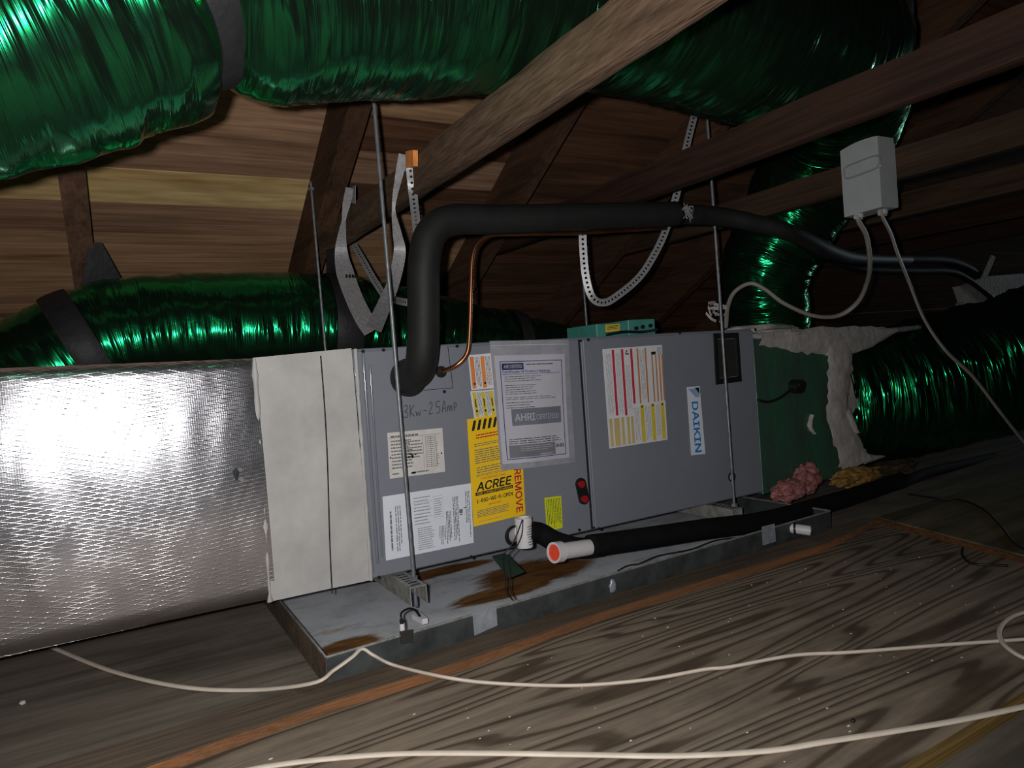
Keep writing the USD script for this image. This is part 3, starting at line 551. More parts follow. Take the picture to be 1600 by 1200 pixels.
# cover plate where the refrigerant lines enter
pq = [fc(614, 545), fc(699, 541), fc(707, 606), fc(620, 613)]
obj('cover_plate', hexa(pq, (0, -1, 0), 0.0022), M['unit'], ah)
def edge_line(q, w=0.0013, y=-0.0003):
    q = [np.asarray(c) + [0, y - 0.0022, 0] for c in q]
    return cat(*[strip(np.array([q[k], q[k + 1]]), np.cross(q[k + 1] - q[k], (0, 1, 0)), w, 0.0006) for k in range(len(q) - 1)])
obj('plate_joint', edge_line([pq[1], pq[2], pq[3], pq[0]]), M['dark_gap'], ah)
for u in ((567, 549), (599, 547), (714, 541), (633, 617), (694, 612), (1152, 547), (1062, 520), (919, 531), (592, 902), (736, 870), (905, 828), (936, 826), (1180, 515)):
    c = fc(*u); obj('screw', cyl(c + [0, 0.001, 0], c + [0, -0.0025, 0], 0.0042, 8), M['screw'], ah)
# grommets
g = fc(638, 590); obj('grommet', ring(g + [0, .001, 0], g + [0, -.006, 0], 0.036, 0.047), M['black_plastic'], ah, smooth=40, label='black rubber grommet round the thick pipe')
g2 = fc(688, 581); obj('grommet', cyl(g2 + [0, .001, 0], g2 + [0, -.007, 0], 0.0145), M['black_plastic'], ah, smooth=40, label='black rubber grommet round the copper line')
g3 = fc(803, 837); obj('grommet', ring(g3 + [0, .001, 0], g3 + [0, -.006, 0], 0.018, 0.0275), M['black_plastic'], ah, smooth=40, label='black rubber ring round the drain stub')
# breaker buttons
b1, b2 = fc(905.5, 756), fc(910.5, 779)
bp = trimesh.convex.convex_hull(np.vstack([arr(cyl(c + [0.002, 0.001, 0], c + [0.002, -0.006, 0], 0.0165))[0] for c in (b1, b2)]))
bk = obj('breaker_plate', bp, M['black_plastic'], ah, label='black oval plate with two red reset buttons')
for c in (b1, b2): obj('reset_button', cyl(c + [0, -0.0055, 0], c + [0, -0.013, 0], 0.0100), M['red_button'], bk, smooth=40, label='red reset button')
# recessed latch handle
hq = [fc(1114, 521), fc(1152, 520), fc(1157, 596), fc(1118, 601)]
hc = sum(hq) / 4
lt = obj('latch_frame', cat(*[hexa([hq[k], hq[(k + 1) % 4], hc + (hq[(k + 1) % 4] - hc) * 0.78, hc + (hq[k] - hc) * 0.78], (0, -1, 0), 0.006) for k in range(4)]), M['black_plastic'], ah, label='black latch frame')
obj('latch_paddle', hexa([hc + (q - hc) * 0.76 for q in hq], (0, -1, 0), 0.003), M['smoke_plastic'], lt, label='smoky latch paddle')
kn = fc(1143, 745); kb = obj('knockout', ring(kn + [0, .001, 0], kn + [0, -.003, 0], 0.0115, 0.0155), M['screw'], ah, smooth=40); obj('knockout_disc', cyl(kn + [0, .001, 0], kn + [0, -.0015, 0], 0.0114), M['mastic_dull'], kb, smooth=40)
# handwriting in marker
def pen(strokes, o, sx, sz):
    out = []
    for s in strokes:
        p = spline([np.array(o) + np.array(sx) * a + np.array(sz) * b for a, b in s], 5); out.append(sweep(p + [0, -0.0004, 0], 0.0011, 0.0004, 5, (1, 0, 0)))
    return cat(*out)
o = fc(628, 653); ex = (fc(718, 641) - o) / 8.6; ez = (fc(628, 634) - o)
G = [[(.25, .9), (.7, 1.0), (.75, .65), (.4, .5), (.8, .35), (.7, 0), (.2, .05)], [(1.15, 1), (1.2, 0)], [(1.75, .95), (1.25, .45), (1.8, 0)], [(2.0, .4), (2.15, 0), (2.35, .3), (2.55, 0), (2.75, .45)], [(3.1, .35), (3.6, .35)],
     [(3.95, .8), (4.25, 1.0), (4.4, .7), (3.95, .05), (4.55, .05)], [(5.6, 1.0), (5.05, .95), (5.05, .55), (5.5, .5), (5.5, .1), (5.0, 0)], [(5.9, 0), (6.2, 1.0), (6.5, 0)], [(6.0, .35), (6.4, .35)], [(6.75, .05), (6.8, .5), (7.0, .35), (7.1, .05), (7.15, .5), (7.35, .4), (7.4, .05)], [(7.75, 0), (7.75, .65), (8.1, .6), (8.05, .35), (7.8, .3)]]
obj('handwriting', pen(G, o, ex, ez), M['pencil'], ah, label='handwritten note 3KW-25AMP in marker')

# ---- stickers: (s, t) in the unit square of four seen corners TL, TR, BR, BL, on the front face
class Sticker:
    def __init__(self, name, px, mt, label, parent=None, y=F0, t=0.0006, bow=None):
        self.q = [ay(u, v, y) for u, v in px]; self.y = y; self.t = t; self.bow = bow
        self.w = np.linalg.norm(self.q[1] - self.q[0]); self.h = np.linalg.norm(self.q[3] - self.q[0])
        if bow is None: m = hexa(self.q, (0, -1, 0), t)
        else:
            n = 24; v = np.array([[self.p(a, b, e) for b in np.linspace(0, 1, n)] for e in (0, t) for a in np.linspace(0, 1, n)]).reshape(2, n, n, 3)
            f = []
            for e in (0, 1):
                for i in range(n - 1):
                    for j in range(n - 1):
                        a, b, c, d = [e * n * n + k for k in (i * n + j, i * n + j + 1, (i + 1) * n + j + 1, (i + 1) * n + j)]
                        f += ([[a, b, c], [a, c, d]] if e == 0 else [[a, c, b], [a, d, c]])
            rim = [(i, 0) for i in range(n)] + [(n - 1, j) for j in range(1, n)] + [(i, n - 1) for i in range(n - 2, -1, -1)] + [(0, j) for j in range(n - 2, 0, -1)]
            for k in range(len(rim)):
                a, b = rim[k], rim[(k + 1) % len(rim)]; A0, B0 = a[0] * n + a[1], b[0] * n + b[1]
                f += [[A0, B0, B0 + n * n], [A0, B0 + n * n, A0 + n * n]]
            m = (v.reshape(-1, 3), np.array(f))
        self.prim = obj(name, m, mt, parent if parent is not None else ah, label=label, smooth=40 if bow else False)
    def p(self, s, t, e=0.0):
        """s to the right, t downwards, e towards the viewer."""
        a, b, c, d = self.q
        x = a * (1 - s) * (1 - t) + b * s * (1 - t) + c * s * t + d * (1 - s) * t
        return x - np.array([0, e + (self.bow(s, t) if self.bow else 0.0), 0])
    def rects(self, rs, e=0.0003):
        V, Fc = [], []
        for s0, t0, s1, t1 in rs:
            ns, nt = (1, 1) if self.bow is None else (max(1, int(abs(s1 - s0) * 24)), max(1, int(abs(t1 - t0) * 24)))
            for i in range(ns):
                for j in range(nt):
                    a, b, c, d = s0 + (s1 - s0) * i / ns, s0 + (s1 - s0) * (i + 1) / ns, t0 + (t1 - t0) * j / nt, t0 + (t1 - t0) * (j + 1) / nt
                    k = len(V); V += [self.p(a, c, self.t + e), self.p(a, d, self.t + e), self.p(b, d, self.t + e), self.p(b, c, self.t + e)]; Fc += [[k, k + 1, k + 2], [k, k + 2, k + 3]]
        return np.array(V), np.array(Fc)
    def add(self, name, rs, mt, e=0.0003, label=None): return obj(name, self.rects(rs, e), mt, self.prim, label=label, kind='stuff' if len(rs) > 1 else None)
    def poly(self, pts, e=0.0003):
        v = np.array([self.p(s, t, self.t + e) for s, t in pts]); return v, np.array([[0, k, k + 1] for k in range(1, len(v) - 1)])[:, ::-1]
    def words(self, s0, s1, t0, t1, n, fill=0.5, seed=0, vertical=False, ragged=0.25, gap=0.18):
        r = np.random.RandomState(seed); out = []
        for k in range(n):
            if vertical:
                a = s0 + (s1 - s0) * (k + 0.5 - fill / 2) / n; b = s0 + (s1 - s0) * (k + 0.5 + fill / 2) / n; x, end = t0, t1 - (t1 - t0) * r.uniform(0, ragged)
            else:
                a = t0 + (t1 - t0) * (k + 0.5 - fill / 2) / n; b = t0 + (t1 - t0) * (k + 0.5 + fill / 2) / n; x, end = s0, s1 - (s1 - s0) * r.uniform(0, ragged)
            unit = (t1 - t0 if vertical else s1 - s0)
            while x < end:
                l = unit * r.uniform(0.05, 0.16); y2 = min(x + l, end); out.append((a, x, b, y2) if vertical else (x, a, y2, b)); x = y2 + unit * gap * 0.1
        return out
    def text(self, s, s0, t0, s1, t1, mt, bold=True, rot=False, name='lettering', e=0.0003, label=None, slant=0.0):
        """Lettering filling the box (s0, t0)-(s1, t1); rot: turned a quarter clockwise, reading downwards."""
        m = meshkit.text_mesh(s, 0.1, 0.001, bold); v = np.array(m.vertices)
        lo, hi = v.min(0), v.max(0); a = (v[:, 0] - lo[0]) / (hi[0] - lo[0]); b = (v[:, 1] - lo[1]) / (hi[1] - lo[1]); z = v[:, 2] * 0.2
        if slant: a = (a + slant * b) / (1 + slant)
        S_, T_ = (s0 + (s1 - s0) * b, t0 + (t1 - t0) * a) if rot else (s0 + (s1 - s0) * a, t1 + (t0 - t1) * b)
        w = np.array([self.p(x, y, self.t + e + c) for x, y, c in zip(S_, T_, z)])
        return obj(name, (w, np.array(m.faces)), mt, self.prim, label=label)

s = Sticker('rating_label', [(605, 676.5), (691, 668.5), (695.5, 737), (609, 748)], M['label_cream'], 'cream rating label with small print and a table')
s.add('print', s.words(.05, .60, .06, .13, 1, .6, 1) + s.words(.05, .45, .16, .82, 9, .42, 2) + s.words(.30, .62, .20, .62, 6, .4, 3) + s.words(.05, .17, .88, .94, 1, .6, 5), M['ink_grey'])
s.add('table_ink', s.words(.66, .92, .15, .86, 16, .35, 4, gap=.5) + [(.02, .12, .95, .128), (.62, .14, .625, .86), (.76, .14, .765, .86), (.86, .14, .865, .86)] + s.words(.4, .7, .90, .95, 1, .7, 9), M['ink_grey'])
s.add('stamp_ink', [(.36, .50, .42, .53), (.40, .53, .44, .60), (.46, .52, .49, .55), (.34, .56, .37, .59), (.94, .55, .965, .585), (.02, .53, .045, .565), (.38, .92, .46, .955)], M['ink_black'])

s = Sticker('wiring_label', [(597.5, 776), (735.5, 755), (740, 848), (603, 876)], M['label_blueish'], 'large white label with sideways wiring notes and a printed diagram')
s.add('print', s.words(.06, .09, .25, .9, 1, .6, 11, True) + s.words(.12, .19, .18, .92, 3, .4, 12, True) + s.words(.25, .27, .05, .93, 1, .5, 13, True, 0) + s.words(.60, .68, .62, .97, 5, .45, 15, True, .5) + s.words(.685, .75, .40, .97, 4, .5, 16, True, .3) + s.words(.77, .84, .18, .97, 4, .5, 17, True, .3) + s.words(.92, .98, .12, .9, 3, .4, 18, True, .5), M['ink_grey'])
s.add('faint_print', s.words(.33, .52, .08, .55, 9, .3, 19) + s.words(.36, .55, .58, .95, 11, .4, 20) + [(.55, .12, .66, .125), (.55, .46, .66, .465), (.55, .12, .552, .46), (.658, .12, .66, .46), (.31, .30, .54, .304), (.31, .42, .54, .424), (.31, .18, .54, .184)] + s.words(.56, .65, .15, .44, 8, .4, 21), M['ink_pale'])
s.add('approval_mark', [(.845, .40, .885, .47), (.85, .48, .88, .50), (.90, .38, .93, .40)], M['ink_grey'])

s = Sticker('warning_label', [(731, 555), (800, 549), (805, 604), (736.5, 609.5)], M['label_white'], 'white label with orange warning bars', y=F0)
for k, a in enumerate((.03, .265, .50, .74)): s.add('orange_bar', [(a, .06, a + .085, .96)], M['ink_orange'])
s.add('print', sum([s.words(a + .10, a + .215, .08, .95, 4, .42, 30 + k, True, .15) for k, a in enumerate((.03, .265, .50))], []), M['ink_grey'])
s.add('symbol', [(a + .03, .80, a + .07, .86) for a in (.03, .265, .5)], M['ink_black'], 0.0006)
s = Sticker('caution_label', [(734.5, 611.5), (800, 606), (806, 648), (741, 654)], M['label_white'], 'white label with yellow caution bars')
for k, a in enumerate((.04, .24, .43)): s.add('yellow_bar', [(a, .05, a + .085, .95)], M['ink_yellow'])
s.add('print', sum([s.words(a + .095, a + .19, .06, .95, 4, .45, 40 + k, True, .2) for k, a in enumerate((.04, .24, .43))], []), M['ink_grey'])
s.add('symbol', [(a + .025, .70, a + .065, .78) for a in (.04, .24, .43)] + [(a + .03, .3, a + .055, .6) for a in (.04, .24, .43)], M['ink_black'], 0.0006)

# hazard label on the right panel
s = Sticker('hazard_label', [(941, 545.5), (1034, 538.7), (1043, 687), (952, 701)], M['label_white'], 'tall white label with red, orange and yellow warning bars')
for x0, t1 in ((.145, .68), (.295, .69), (.445, .58)): s.add('red_bar', [(x0, .015, x0 + .038, t1)], M['ink_crimson'])
for x0 in (.555, .690): s.add('orange_bar', [(x0, .02, x0 + .028, .585)], M['ink_tan'])
for x0 in (.80, .865, .925, .975): s.add('orange_bar', [(x0, .10, x0 + .024, .585)], M['ink_tan'])
for x0 in (.03, .105, .15, .225, .315, .385): s.add('straw_bar', [(x0, .705, x0 + .045, .985)], M['ink_straw'])
for x0 in (.555, .74, .91): s.add('yellow_bar', [(x0, .60, x0 + .062, .985)], M['ink_yellow'])
s.add('print', s.words(.03, .13, .05, .68, 6, .3, 50, True, .1) + s.words(.20, .28, .05, .68, 5, .3, 51, True, .1) + s.words(.35, .43, .18, .66, 4, .3, 52, True, .1) + s.words(.60, .68, .04, .58, 4, .3, 53, True, .1) + s.words(.45, .53, .62, .97, 4, .3, 54, True, .1) + s.words(.63, .73, .62, .97, 4, .3, 55, True, .1) + s.words(.82, .90, .62, .97, 4, .3, 56, True, .1), M['ink_pale'])
s.add('symbol', [(.375, .03, .40, .045), (.365, .05, .385, .075), (.395, .06, .42, .075), (.80, .065, .88, .095), (.575, .612, .60, .63), (.76, .612, .785, .63), (.93, .612, .955, .63)], M['ink_black'], 0.0006)
s.add('panel_print', s.words(.905, .99, .02, .10, 6, .5, 57), M['ink_grey'])

# badge
bq = [(1073, 605), (1092.5, 603), (1101.5, 709), (1080, 711.5)]
s = Sticker('badge', bq, M['label_blueish'], 'white badge with blue sideways lettering', t=0.002)
s.add('flash', [], M['ink_sky']) if False else None
obj('emblem', s.poly([(.08, .03), (.60, .03), (.92, .12), (.92, .16), (.62, .16)]), M['ink_sky'], s.prim, label='pale blue slanted emblem')
obj('emblem', s.poly([(.58, .02), (.93, .02), (.93, .12)], 0.0006), M['ink_black'], s.prim, label='black corner triangle of the emblem')
s.text('DAIKIN', .26, .22, .74, .965, M['ink_brand'], True, True, label='blue sideways letters')
# lime label
s = Sticker('filter_label', [(850.5, 778), (876.5, 774.5), (879, 824.5), (854.5, 830.7)], M['lime'], 'small lime yellow label with sideways print')
s.add('print', s.words(.06, .95, .05, .95, 9, .3, 60, True, .3), M['ink_black'], label=None)

# ------------------------------------------------------------------ paper things taped to the unit
tg = thing('service_tag', 'yellow hanging service tag with black and red print, partly behind the plastic pouch', 'tag', ay(775, 740, F0))
s = Sticker('card', [(729.5, 655.5), (812, 641), (821, 803.5), (740, 823)], M['tag_yellow'], None, tg, y=F0 - 0.002)
for k in range(9):
    a = .07 + k * .098; obj('hazard_stripe', s.poly([(a, .115), (a + .045, .022), (a + .095, .022), (a + .05, .115)]), M['ink_black'], s.prim)
s.add('print', s.words(.10, .80, .235, .27, 2, .4, 61) + s.words(.10, .80, .29, .43, 7, .42, 62) + s.words(.12, .80, .455, .52, 3, .4, 63) + s.words(.10, .74, .525, .55, 2, .4, 64) + s.words(.08, .72, .855, .93, 5, .42, 65) + [(.09, .965, .55, .968)], M['ink_grey'])
s.add('red_print', s.words(.14, .62, .15, .20, 2, .45, 66), M['ink_red'])
s.text('FOR SERVICE CALL', .18, .562, .66, .582, M['ink_red'], False, label='red letters FOR SERVICE CALL')
s.text('ACREE', .09, .60, .77, .683, M['ink_black'], True, label='large black company letters', slant=0.05)
s.add('name_bar', [(.07, .692, .78, .722)], M['ink_black'])
s.text('AIR CONDITIONING', .09, .698, .76, .717, M['tag_yellow'], False, e=0.0007, label='yellow letters on a black bar')
s.text('1-800-WE-R-OPEN', .08, .755, .77, .792, M['ink_black'], True, label='black phone number')
s.text('IMPORTANT', .30, .815, .54, .832, M['ink_red'], False, label='red letters IMPORTANT')
s.text('DO NOT REMOVE', .82, .12, .955, .965, M['ink_red'], True, True, label='red sideways letters ending REMOVE')

pouch = thing('document_pouch', 'clear plastic pouch holding a certificate, stuck over the middle of the air handler', 'pouch', ay(830, 630, F0))
bow = lambda a, b: 0.004 + 0.010 * math.sin(math.pi * min(max(a, 0), 1)) * (0.4 + 0.6 * b) + 0.004 * b + 0.0015 * math.sin(9 * a + 5 * b)
pq_ = [(763.5, 533), (887, 531), (896, 722), (781, 735)]
sb = Sticker('backing', pq_, M['bag_back'], 'greyish plastic backing', pouch, y=F0 - 0.002, bow=bow)
s = Sticker('certificate', [(770, 556), (880, 553), (886, 714), (783, 725)], M['paper'], 'white certificate page in a blue border', pouch, y=F0 - 0.0026, t=0.0006, bow=lambda a, b: bow(.05 + .9 * a, .12 + .83 * b) + 0.0006)
bx0, bx1, bt0, bt1 = .06, .95, .055, .965
s.add('border', [(bx0, bt0, bx1, bt0 + .007), (bx0, bt1 - .007, bx1, bt1), (bx0, bt0, bx0 + .011, bt1), (bx1 - .011, bt0, bx1, bt1), (bx0 + .03, .175, bx1 - .03, .179)], M['ink_blue'])
s.add('logo_panel', [(.085, .075, .385, .135)], M['ink_navy'])
s.text('AHRI CERTIFIED', .11, .088, .365, .122, M['label_white'], True, e=0.0008, label='white letters on a navy panel')
s.text('Certificate of Product Ratings', .09, .142, .76, .172, M['ink_blue'], True, label='blue heading Certificate of Product Ratings')
s.add('print', s.words(.42, .92, .08, .10, 1, .5, 70) + s.words(.11, .65, .19, .25, 3, .28, 71) + s.words(.11, .55, .27, .37, 5, .28, 72) + s.words(.11, .88, .385, .42, 2, .3, 73) + s.words(.11, .5, .43, .50, 3, .28, 74) + s.words(.11, .92, .77, .83, 3, .4, 75), M['ink_grey'])
s.add('band', [(.17, .50, .90, .655)], M['ink_wash'])
s.text('AHRI', .21, .545, .49, .615, M['label_white'], True, e=0.0008, label='large white letters on the grey band')
s.text('CERTIFIED', .51, .562, .86, .61, M['label_white'], False, e=0.0008, label='white letters CERTIFIED')
s.add('footer_panel', [(.10, .835, .78, .95)], M['ink_pale'])
s.add('footer_print', s.words(.25, .76, .845, .90, 3, .3, 76) + s.words(.55, .78, .925, .945, 1, .6, 77), M['label_white'], 0.0006)
s.text('AHRI', .79, .855, .925, .89, M['ink_navy'], True, label='small navy letters in the corner')
f = Sticker('front_film', pq_, M['film'], 'clear crinkled front film', pouch, y=F0 - 0.006, t=0.0003, bow=bow)
z0 = [f.p(a, .035, .0012) for a in np.linspace(0.01, .99, 12)]
obj('zip_seal', sweep(np.array(z0), 0.0018, None, 8), M['bag_back'], pouch, smooth=True)

# ------------------------------------------------------------------ left ducts
tr = thing('duct_transition', 'pale grey mastic-painted duct transition between the silver duct and the air handler', 'duct', (-0.11, 0.25, 0))
c = [fc(396, 559, -0.006), fc(549, 544, -0.006), fc(580, 906.5, -0.006), fc(421, 940, -0.006)]
n = 26; gv = np.array([[c[0] * (1 - a) * (1 - b) + c[1] * a * (1 - b) + c[2] * a * b + c[3] * (1 - a) * b for b in np.linspace(0, 1, n)] for a in np.linspace(0, 1, n)])
gv[..., 1] -= 0.006 * (meshkit.fbm(np.stack([gv[..., 0] * 14, gv[..., 2] * 9, gv[..., 2] * 0], -1), 3, 4) - 0.5)
gv[0, :, 0] += 0.006 * (meshkit.noise(np.column_stack([np.arange(n) * 0.7, np.zeros(n), np.zeros(n)]), 8) - 0.5)
i, j = np.meshgrid(np.arange(n - 1), np.arange(n - 1), indexing='ij'); q = np.stack([i * n + j, i * n + j + 1, (i + 1) * n + j + 1, (i + 1) * n + j], -1).reshape(-1, 4)
face = (gv.reshape(-1, 3), np.vstack([q[:, [0, 1, 2]], q[:, [0, 2, 3]]]))
obj('coated_face', face, M['mastic'], tr, smooth=True)
xa, xb = c[0][0], -0.0055
obj('box', box(xa + 0.001, xb, -0.002, D, 0.008, 0.537), M['mastic'], tr)
a, b = fc(501, 556, -0.0115), fc(521, 926, -0.0115); obj('crease', sweep(np.array([a + (b - a) * k + [0.003 * math.sin(5 * k), 0, 0] for k in np.linspace(0, 1, 20)]), 0.0014, 0.0035, 6), M['strut_dark'], tr, label='dark vertical crease')
obj('mastic_bead', sweep(np.array([fc(558 - 3 + 25 * k, 545 + 362 * k, -0.006) for k in np.linspace(0, 1, 30)]), 0.003 + 0.003 * rng.rand(30), None, 8), M['mastic'], tr, smooth=True)
obj('mastic_bead', sweep(np.array([fc(397 + 25 * k, 560 + 380 * k, -0.008) for k in np.linspace(0, 1, 30)]), 0.002 + 0.005 * rng.rand(30), None, 8), M['mastic'], tr, smooth=True)

fd = thing('foil_duct', 'silver foil-faced duct with scrim grid glaring in the lamplight at the left', 'duct', (-0.6, 0.25, 0))
xr = fc(397, 560)[0]
xl = -2.2
def zt(x): return 0.540 + np.minimum(xr - x, 0.6) * 0.024
def zb(x): return 0.004 + np.minimum(xr - x, 0.6) * 0.016
nx, nz = 190, 60
gx = np.linspace(xl, xr, nx); gz = np.linspace(0, 1, nz)
GX, GZ = np.meshgrid(gx, gz, indexing='ij'); ZZ = zb(GX) + (zt(GX) - zb(GX)) * GZ
bulge = 0.010 * np.sin(np.pi * np.clip(GZ, 0, 1)) + 0.006 * (meshkit.fbm(np.stack([GX * 7, ZZ * 3, ZZ * 0], -1), 3, 21) - 0.5) + 0.0018 * (meshkit.fbm(np.stack([GX * 25, ZZ * 8, ZZ * 0], -1), 2, 22) - 0.5)
roll = np.where(GZ > 0.965, ((GZ - 0.965) / 0.035) ** 2 * 0.008, 0.0) + np.where(GZ < 0.06, ((0.06 - GZ) / 0.06) ** 2 * 0.02, 0.0)
YY = -0.004 - bulge + roll
i, j = np.meshgrid(np.arange(nx - 1), np.arange(nz - 1), indexing='ij'); q = np.stack([i * nz + j, (i + 1) * nz + j, (i + 1) * nz + j + 1, i * nz + j + 1], -1).reshape(-1, 4)
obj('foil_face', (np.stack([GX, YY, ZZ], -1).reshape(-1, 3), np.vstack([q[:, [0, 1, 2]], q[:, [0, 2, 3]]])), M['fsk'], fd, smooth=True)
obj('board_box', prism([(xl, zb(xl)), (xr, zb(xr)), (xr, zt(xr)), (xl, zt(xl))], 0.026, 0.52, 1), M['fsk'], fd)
pc = fc(369, 741, -0.018)
obj('torn_hole', (np.array([pc + [0.006 * math.cos(k) * (1 + .4 * math.sin(3 * k)), 0, 0.013 * math.sin(k)] for k in np.linspace(0, 6.28, 13)[:-1]] + [pc + [0, -0.001, 0]]), np.array([[12, k, (k + 1) % 12] for k in range(12)])), M['strut_dark'], fd, label='small torn hole in the foil')
obj('torn_flap', cat(*[strip(np.array([pc + [dx, -0.001, dz], pc + [dx * 2.0, -0.008, dz * 1.7]]), (dz, 0, -dx), 0.007, 0.0004) for dx, dz in ((.006, .006), (.006, -.009), (-.005, .01))]), M['tape_silver'], fd)

# ------------------------------------------------------------------ supply plenum
pl = thing('supply_plenum', 'sheet metal supply plenum smeared with grey mastic at the right end of the air handler', 'duct', (1.55, 0.25, 0))
px0, px1, pz0, pz1 = 1.362, 1.80, -0.02, 0.505
obj('sheet_box', box(px0, px1, 0.004, 0.50, pz0, pz1, 0.003), M['plenum'], pl)
obj('collar', cyl((1.80, 0.26, 0.25), (1.97, 0.26, 0.248), 0.232, 48), M['mastic_dull'], pl, smooth=40)
def smear(pts, ws, seed, name, y=0.001, lab=None, th=0.009):
    """Brushed-on mastic: ragged ribbon in the plane of the plenum's front."""
    p = spline([ay(u, v, y) for u, v in pts], 14); w = np.interp(np.linspace(0, 1, len(p)), np.linspace(0, 1, len(ws)), ws)
    tg = np.gradient(p, axis=0); tg /= np.linalg.norm(tg, axis=1, keepdims=True); side = np.cross(tg, (0, 1, 0)); side /= np.linalg.norm(side, axis=1, keepdims=True)
    m = 13; V = []
    for k in range(len(p)):
        for a in np.linspace(-1, 1, m):
            e = 1 + 0.30 * (meshkit.noise(np.array([[k * 0.45, np.sign(a) * 7.0, seed]]), seed)[0] - 0.5) if abs(a) > .9 else 1.0
            off = (1 - a * a) * th + 0.005 * (meshkit.fbm(np.array([[k * 0.09, a * 3.0, seed * 1.0]]), 3, seed)[0] - 0.5)
            V.append(p[k] + side[k] * w[k] / 2 * a * e - np.array([0, off if abs(a) < 0.99 else -0.002, 0]))
    i, j = np.meshgrid(np.arange(len(p) - 1), np.arange(m - 1), indexing='ij'); q = np.stack([i * m + j, i * m + j + 1, (i + 1) * m + j + 1, (i + 1) * m + j], -1).reshape(-1, 4)
    return obj(name, (np.array(V), np.vstack([q[:, [0, 1, 2]], q[:, [0, 2, 3]]])), M['mastic_dull'], pl, smooth=True, label=lab)
smear([(1186, 528), (1240, 532), (1290, 532), (1345, 530), (1400, 516)], [.045, .075, .11, .10, .02], 3, 'mastic_smear', -0.001, 'grey mastic smeared along the top edge')
smear([(1306, 520), (1314, 560), (1310, 610), (1312, 655), (1328, 700), (1336, 728)], [.18, .15, .115, .13, .145, .17], 5, 'mastic_smear', -0.003, 'grey mastic band down the right corner')
smear([(1322, 640), (1336, 670), (1340, 676)], [.05, .03, .008], 8, 'mastic_smear', -0.004)
smear([(1340, 712), (1360, 716), (1380, 713)], [.07, .03, .008], 9, 'mastic_smear', -0.003)
smear([(1268, 648), (1265, 665), (1272, 678)], [.012, .020, .006], 10, 'mastic_smear', 0.001)
# mastic on top of the plenum
v_, f_ = lump((1.50, 0.09, 0.512), (0.22, 0.10, 0.040), 12, 4, 0.35, 2.2); obj('mastic_mound', (v_, f_), M['mastic_dull'], pl, smooth=True)
t0, t1 = ay(1372, 519, 0.01), ay(1437, 511, 0.01)
obj('foil_tape_end', sweep(np.array([t0 + (t1 - t0) * k for k in np.linspace(0, 1, 14)]), np.linspace(.012, .008, 14) * (1 + .2 * rng.rand(14)), None, 10), M['tape_silver'], pl, smooth=True, label='silver foil tape end poking out to the right')
kn = ay(1240, 604, 0.0)
sn = thing('duct_sensor', 'small black round sensor with a short cable on the plenum', 'sensor', kn)
obj('body', cat(cyl(kn + [0, .004, 0], kn + [0, -.03, 0], 0.024, 14), cyl(kn + [-.004, -.028, .006], kn + [-.004, -.042, .006], 0.016, 10)), M['black_plastic'], sn, smooth=40)
obj('lead', tube([ay(1184, 625, -.006), ay(1200, 628, -.01), ay(1218, 622, -.014), ay(1232, 612, -.02)], 0.0045), M['wire_black'], sn, smooth=True)

# ------------------------------------------------------------------ refrigerant lines
sl = thing('refrigerant_line', 'thick black foam-insulated pipe rising from the air handler and bending right overhead', 'pipe', (0.15, 0, 0.47))
pp = [fc(636, 592, 0.03), fc(640, 590, -0.03), fc(655, 576, -0.075), ay(661, 540, -0.10), ay(662, 470, -0.11), ay(663, 410, -0.115), ay(674, 365, -0.115), ay(708, 344, -0.115), ay(790, 343, -0.115), ay(920, 338, -0.12), ay(1060, 334, -0.125)]
obj('insulation', sweep(spline(pp, 14), np.interp(np.linspace(0, 1, 141), [0, .1, .6, 1], [.036, .0375, .0375, .034]), None, 28), M['foam_black'], sl, smooth=True)
p2 = [ay(1058, 334, -0.125), ay(1120, 338, -0.13), ay(1180, 349, -0.17), ay(1240, 366, -0.20), ay(1300, 394, -0.14), ay(1345, 404, 0.08), ay(1420, 406, 0.38)]
obj('insulation', sweep(spline(p2, 12), np.interp(np.linspace(0, 1, 73), [0, .3, 1], [.030, .026, .022]), None, 20), M['foam_black'], sl, smooth=True, label='thinner black insulation beyond the joint')
jc = ay(1074, 332, -0.165); r2 = np.random.RandomState(5)
obj('tape_shreds', cat(*[strip(spline([jc + r2.uniform(-.02, .02, 3) * [1, .4, 1.3] for _ in range(3)], 5), (0.3, -0.2, 1), 0.004, 0.0008) for _ in range(9)]), M['perf'], sl, label='frayed pale tape ends at the joint')
cl = thing('copper_line', 'thin bare copper tube curving up from the air handler beside the thick black pipe', 'pipe', (0.3, -0.06, 0.48))
cp = [fc(688, 580, 0.002), fc(694, 579, -0.02), ay(714, 570, -0.05), ay(730, 551, -0.06), ay(734, 515, -0.06), ay(736, 450, -0.06), ay(738, 405, -0.06), ay(746, 381, -0.06), ay(768, 368, -0.062), ay(810, 366, -0.066), ay(900, 364, -0.07), ay(1040, 356, -0.075)]
obj('tube', tube(cp, 0.0056, 12, 12), M['copper'], cl, smooth=True)
# lines going on to the right over the far boot
for k, (q, lab) in enumerate((([ (1300, 398), (1345, 404), (1420, 405), (1480, 408), (1525, 428), (1566, 462)], 'black insulated line curving over the far grey duct boot, upper one'), ([(1290, 402), (1345, 420), (1420, 423), (1480, 424), (1510, 436), (1550, 466)], 'black insulated line curving over the far grey duct boot, lower one'))):
    y = 0.45; o_ = obj('line_set', tube([ay(u, v, y - 0.03 * k) for u, v in q], 0.026 if k == 0 else 0.018, 14, 10), M['foam_black'], smooth=True); tag(o_, lab, 'pipe')
